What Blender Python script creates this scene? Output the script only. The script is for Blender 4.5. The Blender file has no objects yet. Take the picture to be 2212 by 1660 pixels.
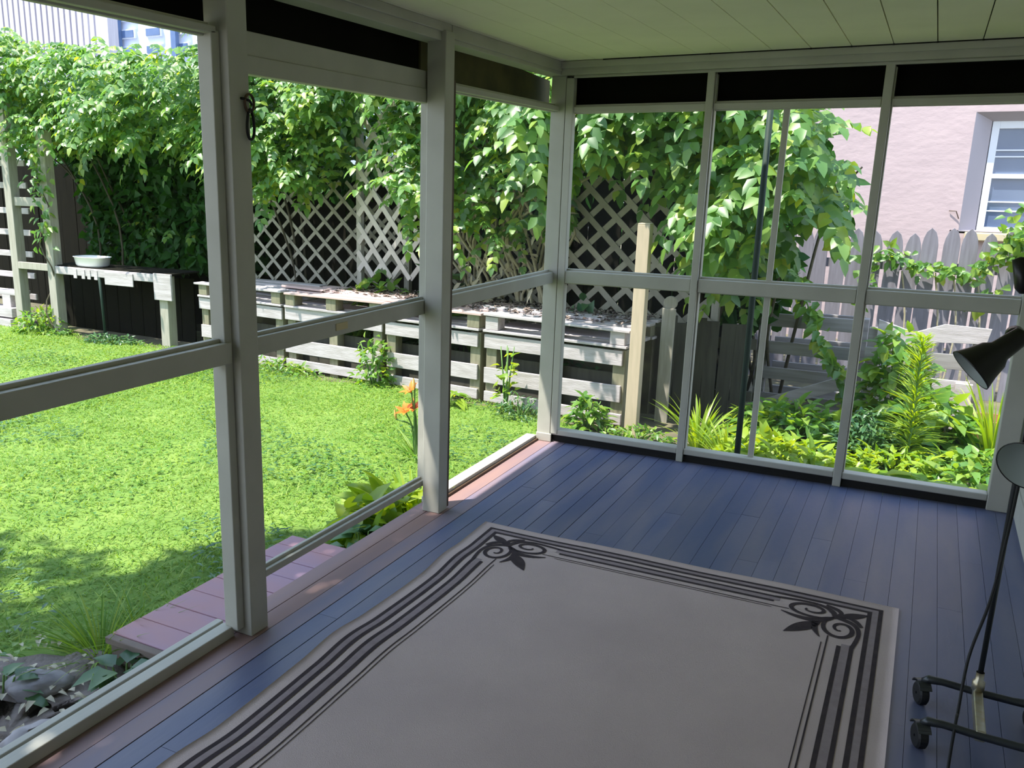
import bpy, math, random
import numpy as np
from mathutils import Vector, Matrix
random.seed(7)
rng = np.random.default_rng(11)
S = bpy.context.scene
COL = S.collection
G = -0.30                     # garden ground level (the porch floor is z = 0)

# ------------------------------------------------------------------ materials
def new_mat(name):
    m = bpy.data.materials.new(name); m.use_nodes = True
    nt = m.node_tree
    return m, nt, nt.nodes['Principled BSDF'], nt.nodes['Material Output']

def ramp(nt, fac, cols):
    r = nt.nodes.new('ShaderNodeValToRGB')
    cr = r.color_ramp
    while len(cr.elements) < len(cols): cr.elements.new(0.5)
    for e, (p, c) in zip(cr.elements, cols):
        e.position = p; e.color = (*c, 1)
    nt.links.new(fac, r.inputs['Fac'])
    return r.outputs['Color']

def mat(name, c1, c2=None, rough=.6, scale=6, stretch=(1, 1, 1), island=0.0, metal=0.0, bump=0.0, bscale=60, spec=.4, contrast=(.35, .7)):
    """Principled surface; colour = noise mix of c1/c2 in object space, optional per-board variation, optional bump."""
    m, nt, b, out = new_mat(name)
    b.inputs['Roughness'].default_value = rough
    b.inputs['Metallic'].default_value = metal
    b.inputs['Specular IOR Level'].default_value = spec
    if c2 is None and not island:
        b.inputs['Base Color'].default_value = (*c1, 1)
    c2 = c2 or c1
    tc = nt.nodes.new('ShaderNodeTexCoord'); mp = nt.nodes.new('ShaderNodeMapping')
    mp.inputs['Scale'].default_value = stretch
    nt.links.new(tc.outputs['Object'], mp.inputs['Vector'])
    n = nt.nodes.new('ShaderNodeTexNoise'); n.inputs['Scale'].default_value = scale; n.inputs['Detail'].default_value = 6
    nt.links.new(mp.outputs['Vector'], n.inputs['Vector'])
    col = ramp(nt, n.outputs['Fac'], [(contrast[0], c1), (contrast[1], c2)])
    if island:
        g = nt.nodes.new('ShaderNodeNewGeometry')
        mr = nt.nodes.new('ShaderNodeMapRange')
        mr.inputs['To Min'].default_value = 1 - island; mr.inputs['To Max'].default_value = 1 + island
        nt.links.new(g.outputs['Random Per Island'], mr.inputs['Value'])
        hs = nt.nodes.new('ShaderNodeHueSaturation')
        nt.links.new(mr.outputs['Result'], hs.inputs['Value']); nt.links.new(col, hs.inputs['Color'])
        col = hs.outputs['Color']
    nt.links.new(col, b.inputs['Base Color'])
    if bump:
        n2 = nt.nodes.new('ShaderNodeTexNoise'); n2.inputs['Scale'].default_value = bscale; n2.inputs['Detail'].default_value = 4
        nt.links.new(mp.outputs['Vector'], n2.inputs['Vector'])
        bp = nt.nodes.new('ShaderNodeBump'); bp.inputs['Strength'].default_value = bump; bp.inputs['Distance'].default_value = .01
        nt.links.new(n2.outputs['Fac'], bp.inputs['Height']); nt.links.new(bp.outputs['Normal'], b.inputs['Normal'])
    return m

def leaf_mat(name, cols, trans=.4, rough=.38, spec=.5):
    """Leaves: every leaf its own green, part of the light passes through the blade."""
    m, nt, b, out = new_mat(name)
    g = nt.nodes.new('ShaderNodeNewGeometry')
    col = ramp(nt, g.outputs['Random Per Island'], cols)
    nt.links.new(col, b.inputs['Base Color'])
    b.inputs['Roughness'].default_value = rough; b.inputs['Specular IOR Level'].default_value = spec
    t = nt.nodes.new('ShaderNodeBsdfTranslucent')
    hs = nt.nodes.new('ShaderNodeHueSaturation'); hs.inputs['Hue'].default_value = .475; hs.inputs['Saturation'].default_value = 1.1; hs.inputs['Value'].default_value = 1.6
    nt.links.new(col, hs.inputs['Color']); nt.links.new(hs.outputs['Color'], t.inputs['Color'])
    mx = nt.nodes.new('ShaderNodeMixShader'); mx.inputs['Fac'].default_value = trans
    nt.links.new(b.outputs[0], mx.inputs[1]); nt.links.new(t.outputs[0], mx.inputs[2])
    nt.links.new(mx.outputs[0], out.inputs['Surface'])
    return m

M = {}
M['trim'] = mat('painted_trim', (.47, .46, .40), (.41, .40, .345), .55, 5, bump=.05, bscale=40)
M['ceiling'] = mat('ceiling_paint', (.86, .82, .64), (.80, .765, .59), .6, 3)
M['floor'] = mat('porch_floor_paint', (.085, .105, .20), (.15, .15, .215), .42, 4, (1.6, .3, 1), island=.09, bump=.08, bscale=50, contrast=(.38, .68))
M['floor_brown'] = mat('worn_brown_boards', (.30, .185, .165), (.22, .15, .165), .55, 4, (2, .4, 1), island=.08)
M['floor_faded'] = mat('faded_plum_boards', (.23, .165, .18), (.15, .14, .21), .5, 4, (2, .4, 1), island=.08)
M['dark_gap'] = mat('dark_underside', (.012, .011, .010), rough=.9)
M['eave'] = mat('shade_black_eave_board', (.0035, .003, .0025), (.007, .006, .004), .9, 4, (1, 1, 1), spec=.1)  # near-black stands in for the shade under the eaves
M['jamb'] = mat('brown_jamb', (.05, .03, .018), (.09, .05, .025), .6, 8)
M['rug'] = mat('rug_weave', (.53, .43, .41), (.475, .385, .37), .95, 3, bump=.35, bscale=420, spec=.1)
M['rug_dark'] = mat('rug_dark_yarn', (.045, .036, .040), (.065, .05, .052), .95, 30, spec=.1)
M['rug_taupe'] = mat('rug_taupe_yarn', (.30, .245, .25), (.25, .20, .21), .95, 30, spec=.1)
M['pallet'] = mat('weathered_pallet_wood', (.56, .51, .52), (.40, .36, .35), .8, 7, (.6, 5, 5), island=.12, bump=.2, bscale=30)
M['pallet_dim'] = mat('weathered_block_wood', (.27, .25, .17), (.19, .18, .115), .85, 9, (4, 4, 1), island=.1)
M['pallet_pink'] = mat('reddish_plank_wood', (.62, .44, .40), (.50, .37, .34), .8, 7, (.6, 5, 5), island=.1)
M['post_new'] = mat('tan_post_wood', (.56, .46, .33), (.48, .40, .28), .75, 8, (6, 6, .6))
M['post_grey'] = mat('grey_post_wood', (.43, .40, .34), (.33, .31, .25), .8, 8, (6, 6, .6), island=.06)
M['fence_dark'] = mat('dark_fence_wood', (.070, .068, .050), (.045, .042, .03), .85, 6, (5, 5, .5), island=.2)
M['fence_back'] = mat('shade_dark_fence_wood', (.014, .013, .009), (.008, .008, .006), .95, 6, (5, 5, .5), island=.2, spec=.08)  # deep shade behind vines and shelf put into the wood colour
M['picket'] = mat('grey_picket_wood', (.215, .205, .235), (.15, .14, .16), .8, 6, (6, 6, .5), island=.1)
M['slat'] = mat('grey_slat_wood', (.34, .32, .31), (.24, .22, .21), .8, 6, (.5, 6, 6), island=.12)
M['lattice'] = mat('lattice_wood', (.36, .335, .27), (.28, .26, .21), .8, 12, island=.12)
M['lattice_lit'] = mat('sunlit_lattice_wood', (.60, .54, .49), (.50, .45, .41), .8, 12, island=.1)  # sunlight on the tall panel put into a paler wood colour
M['stucco'] = mat('pink_stucco', (.50, .395, .395), (.45, .355, .36), .9, 2.2, (1, 1, 1.6), bump=.5, bscale=9)
M['reveal'] = mat('window_reveal', (.36, .33, .36), rough=.8)
M['white'] = mat('white_paint', (.78, .80, .84), rough=.45)
M['white_dish'] = mat('white_enamel', (.80, .80, .80), rough=.25)
M['glass_blue'] = mat('window_glass', (.085, .12, .20), (.13, .17, .25), .08, 1.2, spec=.8)
M['tan'] = mat('tan_sill', (.58, .48, .27), (.5, .43, .3), .8, 8)
M['bwall'] = mat('far_white_wall', (.76, .80, .90), (.70, .75, .87), .8, 1)
M['bblue'] = mat('far_blue_glass', (.10, .16, .30), (.15, .22, .38), .2, 2)
M['bslat'] = mat('far_lilac_slats', (.55, .52, .58), (.44, .41, .48), .8, 3, (6, 6, .3), island=.15)
M['step'] = mat('plum_step_boards', (.42, .225, .24), (.35, .225, .30), .55, 3.0, (.8, 1.5, 1), island=.06)
M['step_side'] = mat('brown_step_side', (.21, .16, .135), (.15, .12, .10), .8, 7)
M['black'] = mat('black_metal', (.006, .006, .006), rough=.35)
M['rubber'] = mat('black_rubber', (.008, .008, .009), rough=.6)
M['steel'] = mat('grey_steel', (.22, .23, .23), rough=.3, metal=.9)
M['darksteel'] = mat('dark_steel', (.06, .065, .07), rough=.35, metal=.7)
M['brass'] = mat('brass_fitting', (.42, .36, .22), (.5, .5, .45), .3, 30, metal=.8)
M['shade_in'] = mat('pale_reflector', (.33, .37, .355), rough=.35)
M['soil'] = mat('garden_soil', (.10, .085, .06), (.16, .15, .08), .95, 8)
M['lawn'] = mat('lawn_soil_green', (.11, .20, .03), (.17, .26, .045), .95, 3)
M['rock'] = mat('pale_rock', (.36, .33, .33), (.20, .19, .20), .9, 7, bump=.6, bscale=14)
M['stem'] = mat('woody_stem', (.10, .085, .055), (.06, .052, .035), .85, 20)
M['stem_tan'] = mat('dry_tan_stem', (.45, .40, .27), (.36, .31, .2), .85, 20)
M['green_stem'] = mat('green_stem', (.14, .26, .06), (.1, .2, .05), .6, 20)
M['green_pole'] = mat('green_pole', (.022, .042, .032), (.03, .05, .04), .6, 8, spec=.2)
M['wall_side'] = mat('grey_green_siding', (.50, .49, .43), (.44, .43, .38), .6, 4)
M['terracotta'] = mat('terracotta', (.30, .13, .08), (.24, .11, .07), .85, 8)
M['orange'] = mat('lily_orange', (.80, .13, .01), (.85, .25, .03), .5, 25)
M['bud'] = mat('lily_bud', (.75, .55, .18), (.8, .4, .12), .5, 25)
M['whiteflower'] = mat('white_petal', (.8, .8, .74), rough=.6)
M['vine'] = leaf_mat('vine_leaf', [(0, (.06, .17, .035)), (.5, (.13, .29, .055)), (.85, (.21, .36, .06)), (1, (.36, .45, .05))], .5, .42, .9)
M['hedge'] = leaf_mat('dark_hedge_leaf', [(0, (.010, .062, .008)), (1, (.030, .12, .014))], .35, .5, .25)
M['plant'] = leaf_mat('garden_leaf', [(0, (.08, .21, .04)), (.6, (.15, .31, .04)), (1, (.32, .43, .06))], .45, .42, .8)
M['plant_dk'] = leaf_mat('blue_green_leaf', [(0, (.04, .12, .05)), (1, (.10, .21, .07))], .3)
M['lime'] = leaf_mat('lime_leaf', [(0, (.17, .32, .03)), (1, (.34, .44, .05))], .45)
M['dry'] = leaf_mat('dry_leaf', [(0, (.40, .35, .22)), (1, (.60, .54, .40))], .25)
M['grass'] = leaf_mat('grass_blade', [(0, (.10, .23, .03)), (.6, (.17, .31, .04)), (1, (.30, .40, .08))], .4, .5, .3)

def screen_mat():
    m, nt, b, out = new_mat('insect_screen')
    b.inputs['Base Color'].default_value = (.25, .26, .26, 1); b.inputs['Roughness'].default_value = .7
    t = nt.nodes.new('ShaderNodeBsdfTransparent')
    mx = nt.nodes.new('ShaderNodeMixShader'); mx.inputs['Fac'].default_value = .93
    nt.links.new(b.outputs[0], mx.inputs[1]); nt.links.new(t.outputs[0], mx.inputs[2])
    nt.links.new(mx.outputs[0], out.inputs['Surface'])
    return m
M['screen'] = screen_mat()

# ------------------------------------------------------------------ object helpers
def wloc(p):
    v = Vector((0, 0, 0))
    while p is not None:
        v = v + p.location; p = p.parent
    return v

class MB:
    """Collects shapes in world coordinates; build() links them as ONE mesh object."""
    def __init__(s): s.v = []; s.f = []; s.mi = []; s.cur = 0
    def add(s, vs, fs):
        n = len(s.v); s.v += [tuple(p) for p in vs]
        for f in fs: s.f.append(tuple(i + n for i in f)); s.mi.append(s.cur)
        return s
    def box(s, x0, x1, y0, y1, z0, z1, mtx=None):
        vs = [(x, y, z) for x in (x0, x1) for y in (y0, y1) for z in (z0, z1)]
        if mtx is not None: vs = [mtx @ Vector(p) for p in vs]
        return s.add(vs, [(0, 1, 3, 2), (4, 6, 7, 5), (0, 4, 5, 1), (2, 3, 7, 6), (0, 2, 6, 4), (1, 5, 7, 3)])
    def bar(s, a, b, w, d, side=(0, 0, 1)):
        """rectangular bar from a to b; w measured along 'side', d across"""
        a, b = Vector(a), Vector(b); t = (b - a).normalized(); u = Vector(side); u = (u - t * u.dot(t)).normalized(); v = t.cross(u)
        vs = [p + u * i * w / 2 + v * j * d / 2 for p in (a, b) for i, j in ((-1, -1), (1, -1), (1, 1), (-1, 1))]
        return s.add(vs, [(3, 2, 1, 0), (4, 5, 6, 7), (0, 1, 5, 4), (1, 2, 6, 5), (2, 3, 7, 6), (3, 0, 4, 7)])
    def tube(s, pts, r, seg=8, closed=False, cap=True):
        pts = [Vector(p) for p in pts]; n = len(pts)
        rs = r if isinstance(r, (list, tuple)) else [r] * n
        up = Vector((0, 0, 1)); rings = []
        pu = None
        for i, p in enumerate(pts):
            if closed: t = pts[(i + 1) % n] - pts[i - 1]
            else: t = pts[min(i + 1, n - 1)] - pts[max(i - 1, 0)]
            t.normalize()
            if pu is None:
                pu = t.cross(up) if abs(t.z) < .95 else t.cross(Vector((1, 0, 0)))
            pu = (pu - t * pu.dot(t)).normalized(); w = t.cross(pu)
            rings.append([p + (pu * math.cos(2 * math.pi * k / seg) + w * math.sin(2 * math.pi * k / seg)) * rs[i] for k in range(seg)])
        vs = [q for rg in rings for q in rg]; fs = []
        m = n if closed else n - 1
        for i in range(m):
            for k in range(seg):
                j = (i + 1) % n
                fs.append((i * seg + k, i * seg + (k + 1) % seg, j * seg + (k + 1) % seg, j * seg + k))
        if cap and not closed:
            fs.append(tuple(range(seg))[::-1]); fs.append(tuple((n - 1) * seg + k for k in range(seg)))
        return s.add(vs, fs)
    def lathe(s, prof, origin, axis, seg=28):
        """prof: (radius, distance along axis)"""
        a = Vector(axis).normalized(); u = a.cross(Vector((0, 0, 1)) if abs(a.z) < .9 else Vector((1, 0, 0))).normalized(); w = a.cross(u); o = Vector(origin)
        vs = []; fs = []
        for r, h in prof:
            for k in range(seg):
                t = 2 * math.pi * k / seg
                vs.append(o + a * h + (u * math.cos(t) + w * math.sin(t)) * max(r, 1e-4))
        for i in range(len(prof) - 1):
            for k in range(seg):
                fs.append((i * seg + k, i * seg + (k + 1) % seg, (i + 1) * seg + (k + 1) % seg, (i + 1) * seg + k))
        return s.add(vs, fs)
    def prism(s, outline, off):
        """flat outline (3D points) pushed out by off"""
        n = len(outline); o = Vector(off)
        vs = [Vector(p) for p in outline] + [Vector(p) + o for p in outline]
        fs = [tuple(range(n))[::-1], tuple(range(n, 2 * n))] + [(i, (i + 1) % n, n + (i + 1) % n, n + i) for i in range(n)]
        return s.add(vs, fs)
    def build(s, name, m, parent=None, bevel=0, smooth=False):
        off = wloc(parent)
        me = bpy.data.meshes.new(name)
        vs = [(p[0] - off.x, p[1] - off.y, p[2] - off.z) for p in s.v]
        me.from_pydata(vs, [], s.f)
        for mm in (m if isinstance(m, (list, tuple)) else [m]): me.materials.append(mm)
        if any(s.mi): me.polygons.foreach_set('material_index', s.mi)
        if smooth: me.polygons.foreach_set('use_smooth', [True] * len(me.polygons))
        me.update()
        o = bpy.data.objects.new(name, me); COL.objects.link(o)
        if parent is not None: o.parent = parent
        if bevel:
            bm = o.modifiers.new('edge', 'BEVEL'); bm.width = bevel; bm.segments = 2; bm.limit_method = 'ANGLE'
        return o

def tag(o, label, cat, group=None, kind=None):
    if label: o['label'] = label
    if cat: o['category'] = cat
    if group: o['group'] = group
    if kind: o['kind'] = kind
    return o
def thing(name, label, cat, loc, group=None):
    o = bpy.data.objects.new(name, None); COL.objects.link(o); o.location = loc; o.empty_display_size = .1
    return tag(o, label, cat, group)
def struct_root(name, loc):
    o = bpy.data.objects.new(name, None); COL.objects.link(o); o.location = loc; o.empty_display_size = .1
    o['kind'] = 'structure'; return o
def struct(o, label=None):
    o['kind'] = 'structure'
    if label: o['label'] = label
    return o

# ------------------------------------------------------------------ leaf buffers (numpy)
class Leaves:
    """Pointed oval blades folded along the midrib, seven points each."""
    def __init__(s): s.V = []; s.F = []; s.n = 0
    def add(s, pos, d, nor, L, Wd, fold=.25, droop=.15):
        pos = np.asarray(pos, float).reshape(-1, 3); N = len(pos)
        d = np.broadcast_to(np.asarray(d, float), (N, 3)).copy(); d /= np.linalg.norm(d, axis=1, keepdims=True) + 1e-9
        nor = np.broadcast_to(np.asarray(nor, float), (N, 3)).copy()
        nor -= d * (nor * d).sum(1, keepdims=True); nor /= np.linalg.norm(nor, axis=1, keepdims=True) + 1e-9
        side = np.cross(d, nor)
        L = np.broadcast_to(np.asarray(L, float), (N,))[:, None]; Wd = np.broadcast_to(np.asarray(Wd, float), (N,))[:, None]
        P = []
        for a, b, c in ((0, 0, 0), (.28, .5, fold), (.28, -.5, fold), (.66, .36, fold * .7), (.66, -.36, fold * .7), (.5, 0, 0), (1, 0, 0)):
            P.append(pos + d * L * a + side * Wd * b + nor * Wd * c - nor * L * droop * a * a)
        V = np.stack(P, 1)
        F = np.array([(0, 1, 5), (1, 3, 5), (3, 6, 5), (0, 5, 2), (2, 5, 4), (4, 5, 6)])
        s.V.append(V.reshape(-1, 3)); s.F.append((F[None] + (np.arange(N) * 7)[:, None, None] + s.n).reshape(-1, 3)); s.n += N * 7
    def blades(s, pos, d0, bend, L, Wd, nseg=4):
        """long arching strap leaves: start along d0, curve by 'bend'"""
        pos = np.asarray(pos, float).reshape(-1, 3); N = len(pos)
        d0 = np.broadcast_to(np.asarray(d0, float), (N, 3)); bend = np.broadcast_to(np.asarray(bend, float), (N, 3))
        L = np.broadcast_to(np.asarray(L, float), (N,))[:, None]; Wd = np.broadcast_to(np.asarray(Wd, float), (N,))[:, None]
        hd = d0 + bend * .5; side = np.cross(hd, np.array([0, 0, 1.]) + rng.normal(0, .2, (N, 3))); side /= np.linalg.norm(side, axis=1, keepdims=True) + 1e-9
        P = []
        for i in range(nseg + 1):
            t = i / nseg; c = pos + d0 * L * t + bend * L * t * t
            w = Wd * (.55 + .9 * t) * (1 - t ** 2.2) * .5 + 1e-4
            P += [c - side * w, c + side * w]
        V = np.stack(P, 1); k = 2 * (nseg + 1)
        F = []
        for i in range(nseg): F += [(2 * i, 2 * i + 1, 2 * i + 3), (2 * i, 2 * i + 3, 2 * i + 2)]
        F = np.array(F)
        s.V.append(V.reshape(-1, 3)); s.F.append((F[None] + (np.arange(N) * k)[:, None, None] + s.n).reshape(-1, 3)); s.n += N * k
    def build(s, name, m, parent=None):
        V = np.concatenate(s.V); F = np.concatenate(s.F).astype(np.int32)
        off = wloc(parent); V = V - np.array([off.x, off.y, off.z])
        me = bpy.data.meshes.new(name)
        me.vertices.add(len(V)); me.vertices.foreach_set('co', V.astype(np.float32).ravel())
        me.loops.add(F.size); me.loops.foreach_set('vertex_index', F.ravel())
        me.polygons.add(len(F)); me.polygons.foreach_set('loop_start', np.arange(0, F.size, 3, dtype=np.int32))
        me.materials.append(m); me.update(calc_edges=True); me.validate()
        o = bpy.data.objects.new(name, me); COL.objects.link(o)
        if parent is not None: o.parent = parent
        return o

def in_poly(px, pz, poly):
    c = np.zeros(len(px), bool); j = len(poly) - 1
    for i in range(len(poly)):
        xi, zi = poly[i]; xj, zj = poly[j]
        c ^= ((zi > pz) != (zj > pz)) & (px < (xj - xi) * (pz - zi) / (zj - zi + 1e-12) + xi)
        j = i
    return c

def sprays(lv, P0, D0, n_leaf=6, rl=(.22, .42), ll=(.075, .125), wd=.52, droop=.42):
    """compound sprays: a rachis that arches over, paired leaflets along it"""
    N = len(P0); D = D0 / (np.linalg.norm(D0, axis=1, keepdims=True) + 1e-9)
    R = rng.uniform(*rl, N)[:, None]; L = rng.uniform(*ll, N)
    sd = np.cross(D, [0, 0, 1.]); sd /= np.linalg.norm(sd, axis=1, keepdims=True) + 1e-9
    up = np.cross(sd, D)
    for k in range(n_leaf):
        t = (k + .6) / n_leaf
        c = P0 + D * R * t - np.array([0, 0, 1.]) * R * droop * t * t
        tan = D - np.array([0, 0, 1.]) * droop * 2 * t
        for sg in (-1, 1):
            d = tan * .45 + sd * sg * .9 + rng.normal(0, .15, (N, 3)) + np.array([0, 0, -.3])
            lv.add(c, d, up * .6 + np.array([0, -.75, .35]) + rng.normal(0, .3, (N, 3)), L * (1.05 - .35 * t) * rng.uniform(.8, 1.15, N), L * wd, .12, .2)
    c = P0 + D * R - np.array([0, 0, 1.]) * R * droop
    lv.add(c, D - np.array([0, 0, 1.]) * droop * 2, up, L * .9, L * wd, .12, .2)

# ================================================================== THE PORCH (setting)
T = M['trim']
# floor: boards running away from the camera, edge boards worn brown
fb = MB(); x = -0.15; bw = .0825
while x < 2.40:
    y = 0.03
    fb.cur = 1 if x < .0 else (3 if x < .09 else 0)
    cuts = [y]
    yy = y - random.uniform(.5, 2.6)
    while yy > -7.4: cuts.append(yy); yy -= random.uniform(1.6, 3.2)
    cuts.append(-7.5)
    if x < .0: cuts = [y, -7.5]
    for a, b in zip(cuts, cuts[1:]):
        gp = .0018 if x < .6 else .0006
        fb.box(x + gp, x + bw - gp, b + .0008, a - .0008, -.022, random.uniform(-.0006, .0006))
    x += bw
fb.cur = 2; fb.box(-.13, 2.46, -7.5, .02, -.06, -.024); fb.box(-.15, -.13, -7.5, .03, G - .02, -.024); fb.box(-.13, 2.46, .0, .03, G - .02, -.03)
struct(fb.build('floor', [M['floor'], M['floor_brown'], M['dark_gap'], M['floor_faded']]))
# ceiling boards, narrow grooves between
cb = MB(); x = -.05 - .178 * 0
x = 1.254 - .178 * 8
while x < 2.3:
    gp = .0022 if x > 1.0 else .0009
    cb.box(x + gp, x + .178 - gp, -7.5, -.0, 2.172, 2.19); x += .178
cb.cur = 1; cb.box(.22, 2.40, -.0505, -.0465, 2.1665, 2.1725)
for q in (.42, .78, 1.254, 1.432, 1.61, 1.788, 1.966): cb.lathe([(.0, -.004), (.006, -.003), (.006, .003), (.0, .004)], (q, -.05, 2.169), (0, 0, 1), 8)
cb.box(-.05, 2.46, -7.5, .0, 2.182, 2.21)
struct(cb.build('ceiling', [M['ceiling'], M['dark_gap']]))
# roof with overhanging eaves
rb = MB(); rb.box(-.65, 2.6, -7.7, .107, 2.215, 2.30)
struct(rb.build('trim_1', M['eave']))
# perimeter beams
b = MB(); b.box(-.115, -.022, -7.5, .06, 2.10, 2.172); b.box(-.115, -.045, -7.5, .06, 2.172, 2.215); b.box(-.03, -.012, -7.5, -1.345, 2.135, 2.172); b.box(-.036, -.016, -1.33, -.03, 2.118, 2.172)
struct(b.build('trim_2', T, bevel=.003))
b = MB(); b.box(-.022, 2.46, -.028, .08, 2.10, 2.170); b.box(-.022, 2.46, -.02, .08, 2.172, 2.215); b.box(-.02, 2.46, -.046, -.028, 2.135, 2.170)
b.box(.045, 2.29, -.004, .02, 2.086, 2.10)
struct(b.build('trim_3', T, bevel=.003))
# posts
b = MB(); b.box(-.09, 0, -2.776, -2.686, .0, 2.172); struct(b.build('trim_4', T, bevel=.004))
b = MB(); b.box(-.09, 0, -1.418, -1.336, .0, 2.14); struct(b.build('trim_5', T, bevel=.004))
b = MB(); b.box(-.085, 0, 0, .09, .0, 2.10); b.box(-.085, .012, -.012, .0, .0, .05); struct(b.build('trim_6', T, bevel=.003))
# eave boards seen dark through the transoms
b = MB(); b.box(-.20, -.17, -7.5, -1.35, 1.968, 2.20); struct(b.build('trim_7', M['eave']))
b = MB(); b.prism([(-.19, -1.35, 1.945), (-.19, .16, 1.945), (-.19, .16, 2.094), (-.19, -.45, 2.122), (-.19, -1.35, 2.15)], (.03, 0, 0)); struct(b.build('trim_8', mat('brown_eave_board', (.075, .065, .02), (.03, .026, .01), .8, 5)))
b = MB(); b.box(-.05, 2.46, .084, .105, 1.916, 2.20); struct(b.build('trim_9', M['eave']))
# mullions of the back wall
for n, (xa, xb, yb) in zip((10, 11), ((.766, .803, .062), (1.5875, 1.6275, .062))):
    b = MB(); b.box(xa, xb, -.002, yb, .0, 2.10); b.box(xb, xb + .008, .02, yb, .05, 2.08); struct(b.build('trim_%d' % n, T, bevel=.003))
b = MB(); b.box(2.285, 2.375, -.004, .09, .0, 2.10); b.box(2.375, 2.40, .01, .09, .0, 2.10); struct(b.build('trim_12', T, bevel=.004))
b = MB(); b.box(-.085, -.002, -1.336, -1.318, .01, 1.95); struct(b.build('trim_13', M['jamb']))

def rail(mb, axis, a0, a1, z0, z1, near, far):
    """two-step rail: front board and a slightly taller backing strip. near/far across the wall."""
    m = near + (far - near) * .55
    if axis == 'y':
        mb.box(min(near, m), max(near, m), a0, a1, z0 + .006, z1 - .012); mb.box(min(m, far), max(m, far), a0, a1, z0, z1)
    else:
        mb.box(a0, a1, min(near, m), max(near, m), z0 + .006, z1 - .012); mb.box(a0, a1, min(m, far), max(m, far), z0, z1)
    return mb
def screen(name, parent, p, q, axis, at):
    mb = MB()
    if axis == 'y': mb.add([(at, p[0], p[1]), (at, q[0], p[1]), (at, q[0], q[1]), (at, p[0], q[1])], [(0, 1, 2, 3)])
    else: mb.add([(p[0], at, p[1]), (q[0], at, p[1]), (q[0], at, q[1]), (p[0], at, q[1])], [(0, 1, 2, 3)])
    return mb.build(name, M['screen'], parent)
# window_1: screened bay left of the first post
w = struct_root('window_1', (-.06, -4.6, 0))
rail(MB(), 'y', -6.2, -2.79, .957, 1.042, -.02, -.075).build('mid_rail', T, w, bevel=.003)
rail(MB(), 'y', -6.2, -2.79, 1.935, 1.975, -.03, -.08).build('top_rail', T, w, bevel=.003)
b = MB(); b.box(-.103, -.055, -6.2, -2.80, .0, .040); b.box(-.150, -.122, -6.2, -2.78, .0, .034); b.build('sill', T, w, bevel=.003)
b = MB(); b.box(-.122, -.103, -6.2, -2.78, .0, .012); b.build('sill_groove', M['dark_gap'], w)
b = MB(); b.box(-.085, -.03, -2.812, -2.777, .03, 1.95); b.build('stile', T, w, bevel=.003)
screen('screen', w, (-6.2, .03), (-2.80, 1.95), 'y', -.082)
# door_1: screen door between the two posts (hung on the outside)
d = struct_root('door_1', (-.118, -2.05, .1))
rail(MB(), 'y', -2.72, -1.36, .938, 1.020, -.095, -.135).build('mid_rail', T, d, bevel=.003)
b = MB(); b.box(-.125, -.100, -2.72, -1.36, 1.912, 1.985); b.box(-.135, -.094, -2.72, -1.36, 1.855, 1.912); b.build('top_rail', T, d, bevel=.003)
rail(MB(), 'y', -2.72, -1.36, .112, .158, -.097, -.13).build('bottom_rail', T, d, bevel=.003)
b = MB(); b.box(-.135, -.1, -2.74, -2.665, .112, 1.985); b.build('stile', T, d, bevel=.003)
b = MB(); b.box(-.135, -.1, -1.39, -1.33, .112, 1.985); b.build('stile', T, d, bevel=.003)
b = MB(); b.box(-.0945, -.0925, -2.11, -2.03, .965, .992); b.build('bare_patch', M['tan'], d)
screen('screen', d, (-2.665, .15), (-1.39, 1.90), 'y', -.118)
# window_2: screened bay in the corner
w = struct_root('window_2', (-.06, -.65, 0))
rail(MB(), 'y', -1.318, -.012, .955, 1.035, -.02, -.07).build('mid_rail', T, w, bevel=.003)
rail(MB(), 'y', -1.318, -.012, 1.908, 1.952, -.03, -.075).build('top_rail', T, w, bevel=.003)
b = MB(); b.box(-.150, -.085, -1.32, .0, .0, .03); b.build('sill', T, w, bevel=.003)
b = MB(); b.box(-.085, -.07, -1.32, .0, .0, .012); b.build('sill_groove', M['jamb'], w)
screen('screen', w, (-1.32, .02), (-.0, 1.95), 'y', -.08)
# window_3..5: bays of the back wall
for n, (xa, xb) in zip((3, 4, 5), ((.0, .766), (.803, 1.5875), (1.6275, 2.285))):
    w = struct_root('window_%d' % n, ((xa + xb) / 2, .03, 0))
    rail(MB(), 'x', xa + .002, xb - .002, .957, 1.045, .006, .055).build('mid_rail', T, w, bevel=.003)
    rail(MB(), 'x', xa + .002, xb - .002, 1.900, 1.948, .012, .055).build('top_rail', T, w, bevel=.003)
    b = MB(); b.box(xa, xb, .004, .075, .043, .078); b.build('sill', T, w, bevel=.006)
    b = MB(); b.box(xa, xb, .016, .06, .0, .043); b.build('sill_base', M['dark_gap'], w)
    if n == 3:
        b = MB(); b.box(.002, .046, .0, .05, .05, 2.088); b.build('stile', T, w, bevel=.004)
    if n == 4:
        b = MB(); b.box(1.146, 1.176, .036, .056, .075, 1.905); b.build('stile', T, w, bevel=.003)
    screen('screen', w, (xa, .07), (xb, 1.93), 'x', .058)
# wall to the right of the last post
b = MB(); b.box(2.40, 2.46, -7.5, .09, .0, 2.172)
for k in range(14): b.box(2.392, 2.40, -7.5, .0, .02 + k * .15, .155 + k * .15)
struct(b.build('wall_right', M['wall_side'], bevel=.002))
b = MB(); b.box(-.1, 2.46, -7.56, -7.5, .0, 2.172)
struct(b.build('wall_front', mat('dark_front_wall', (.10, .10, .09), rough=.8)))

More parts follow.
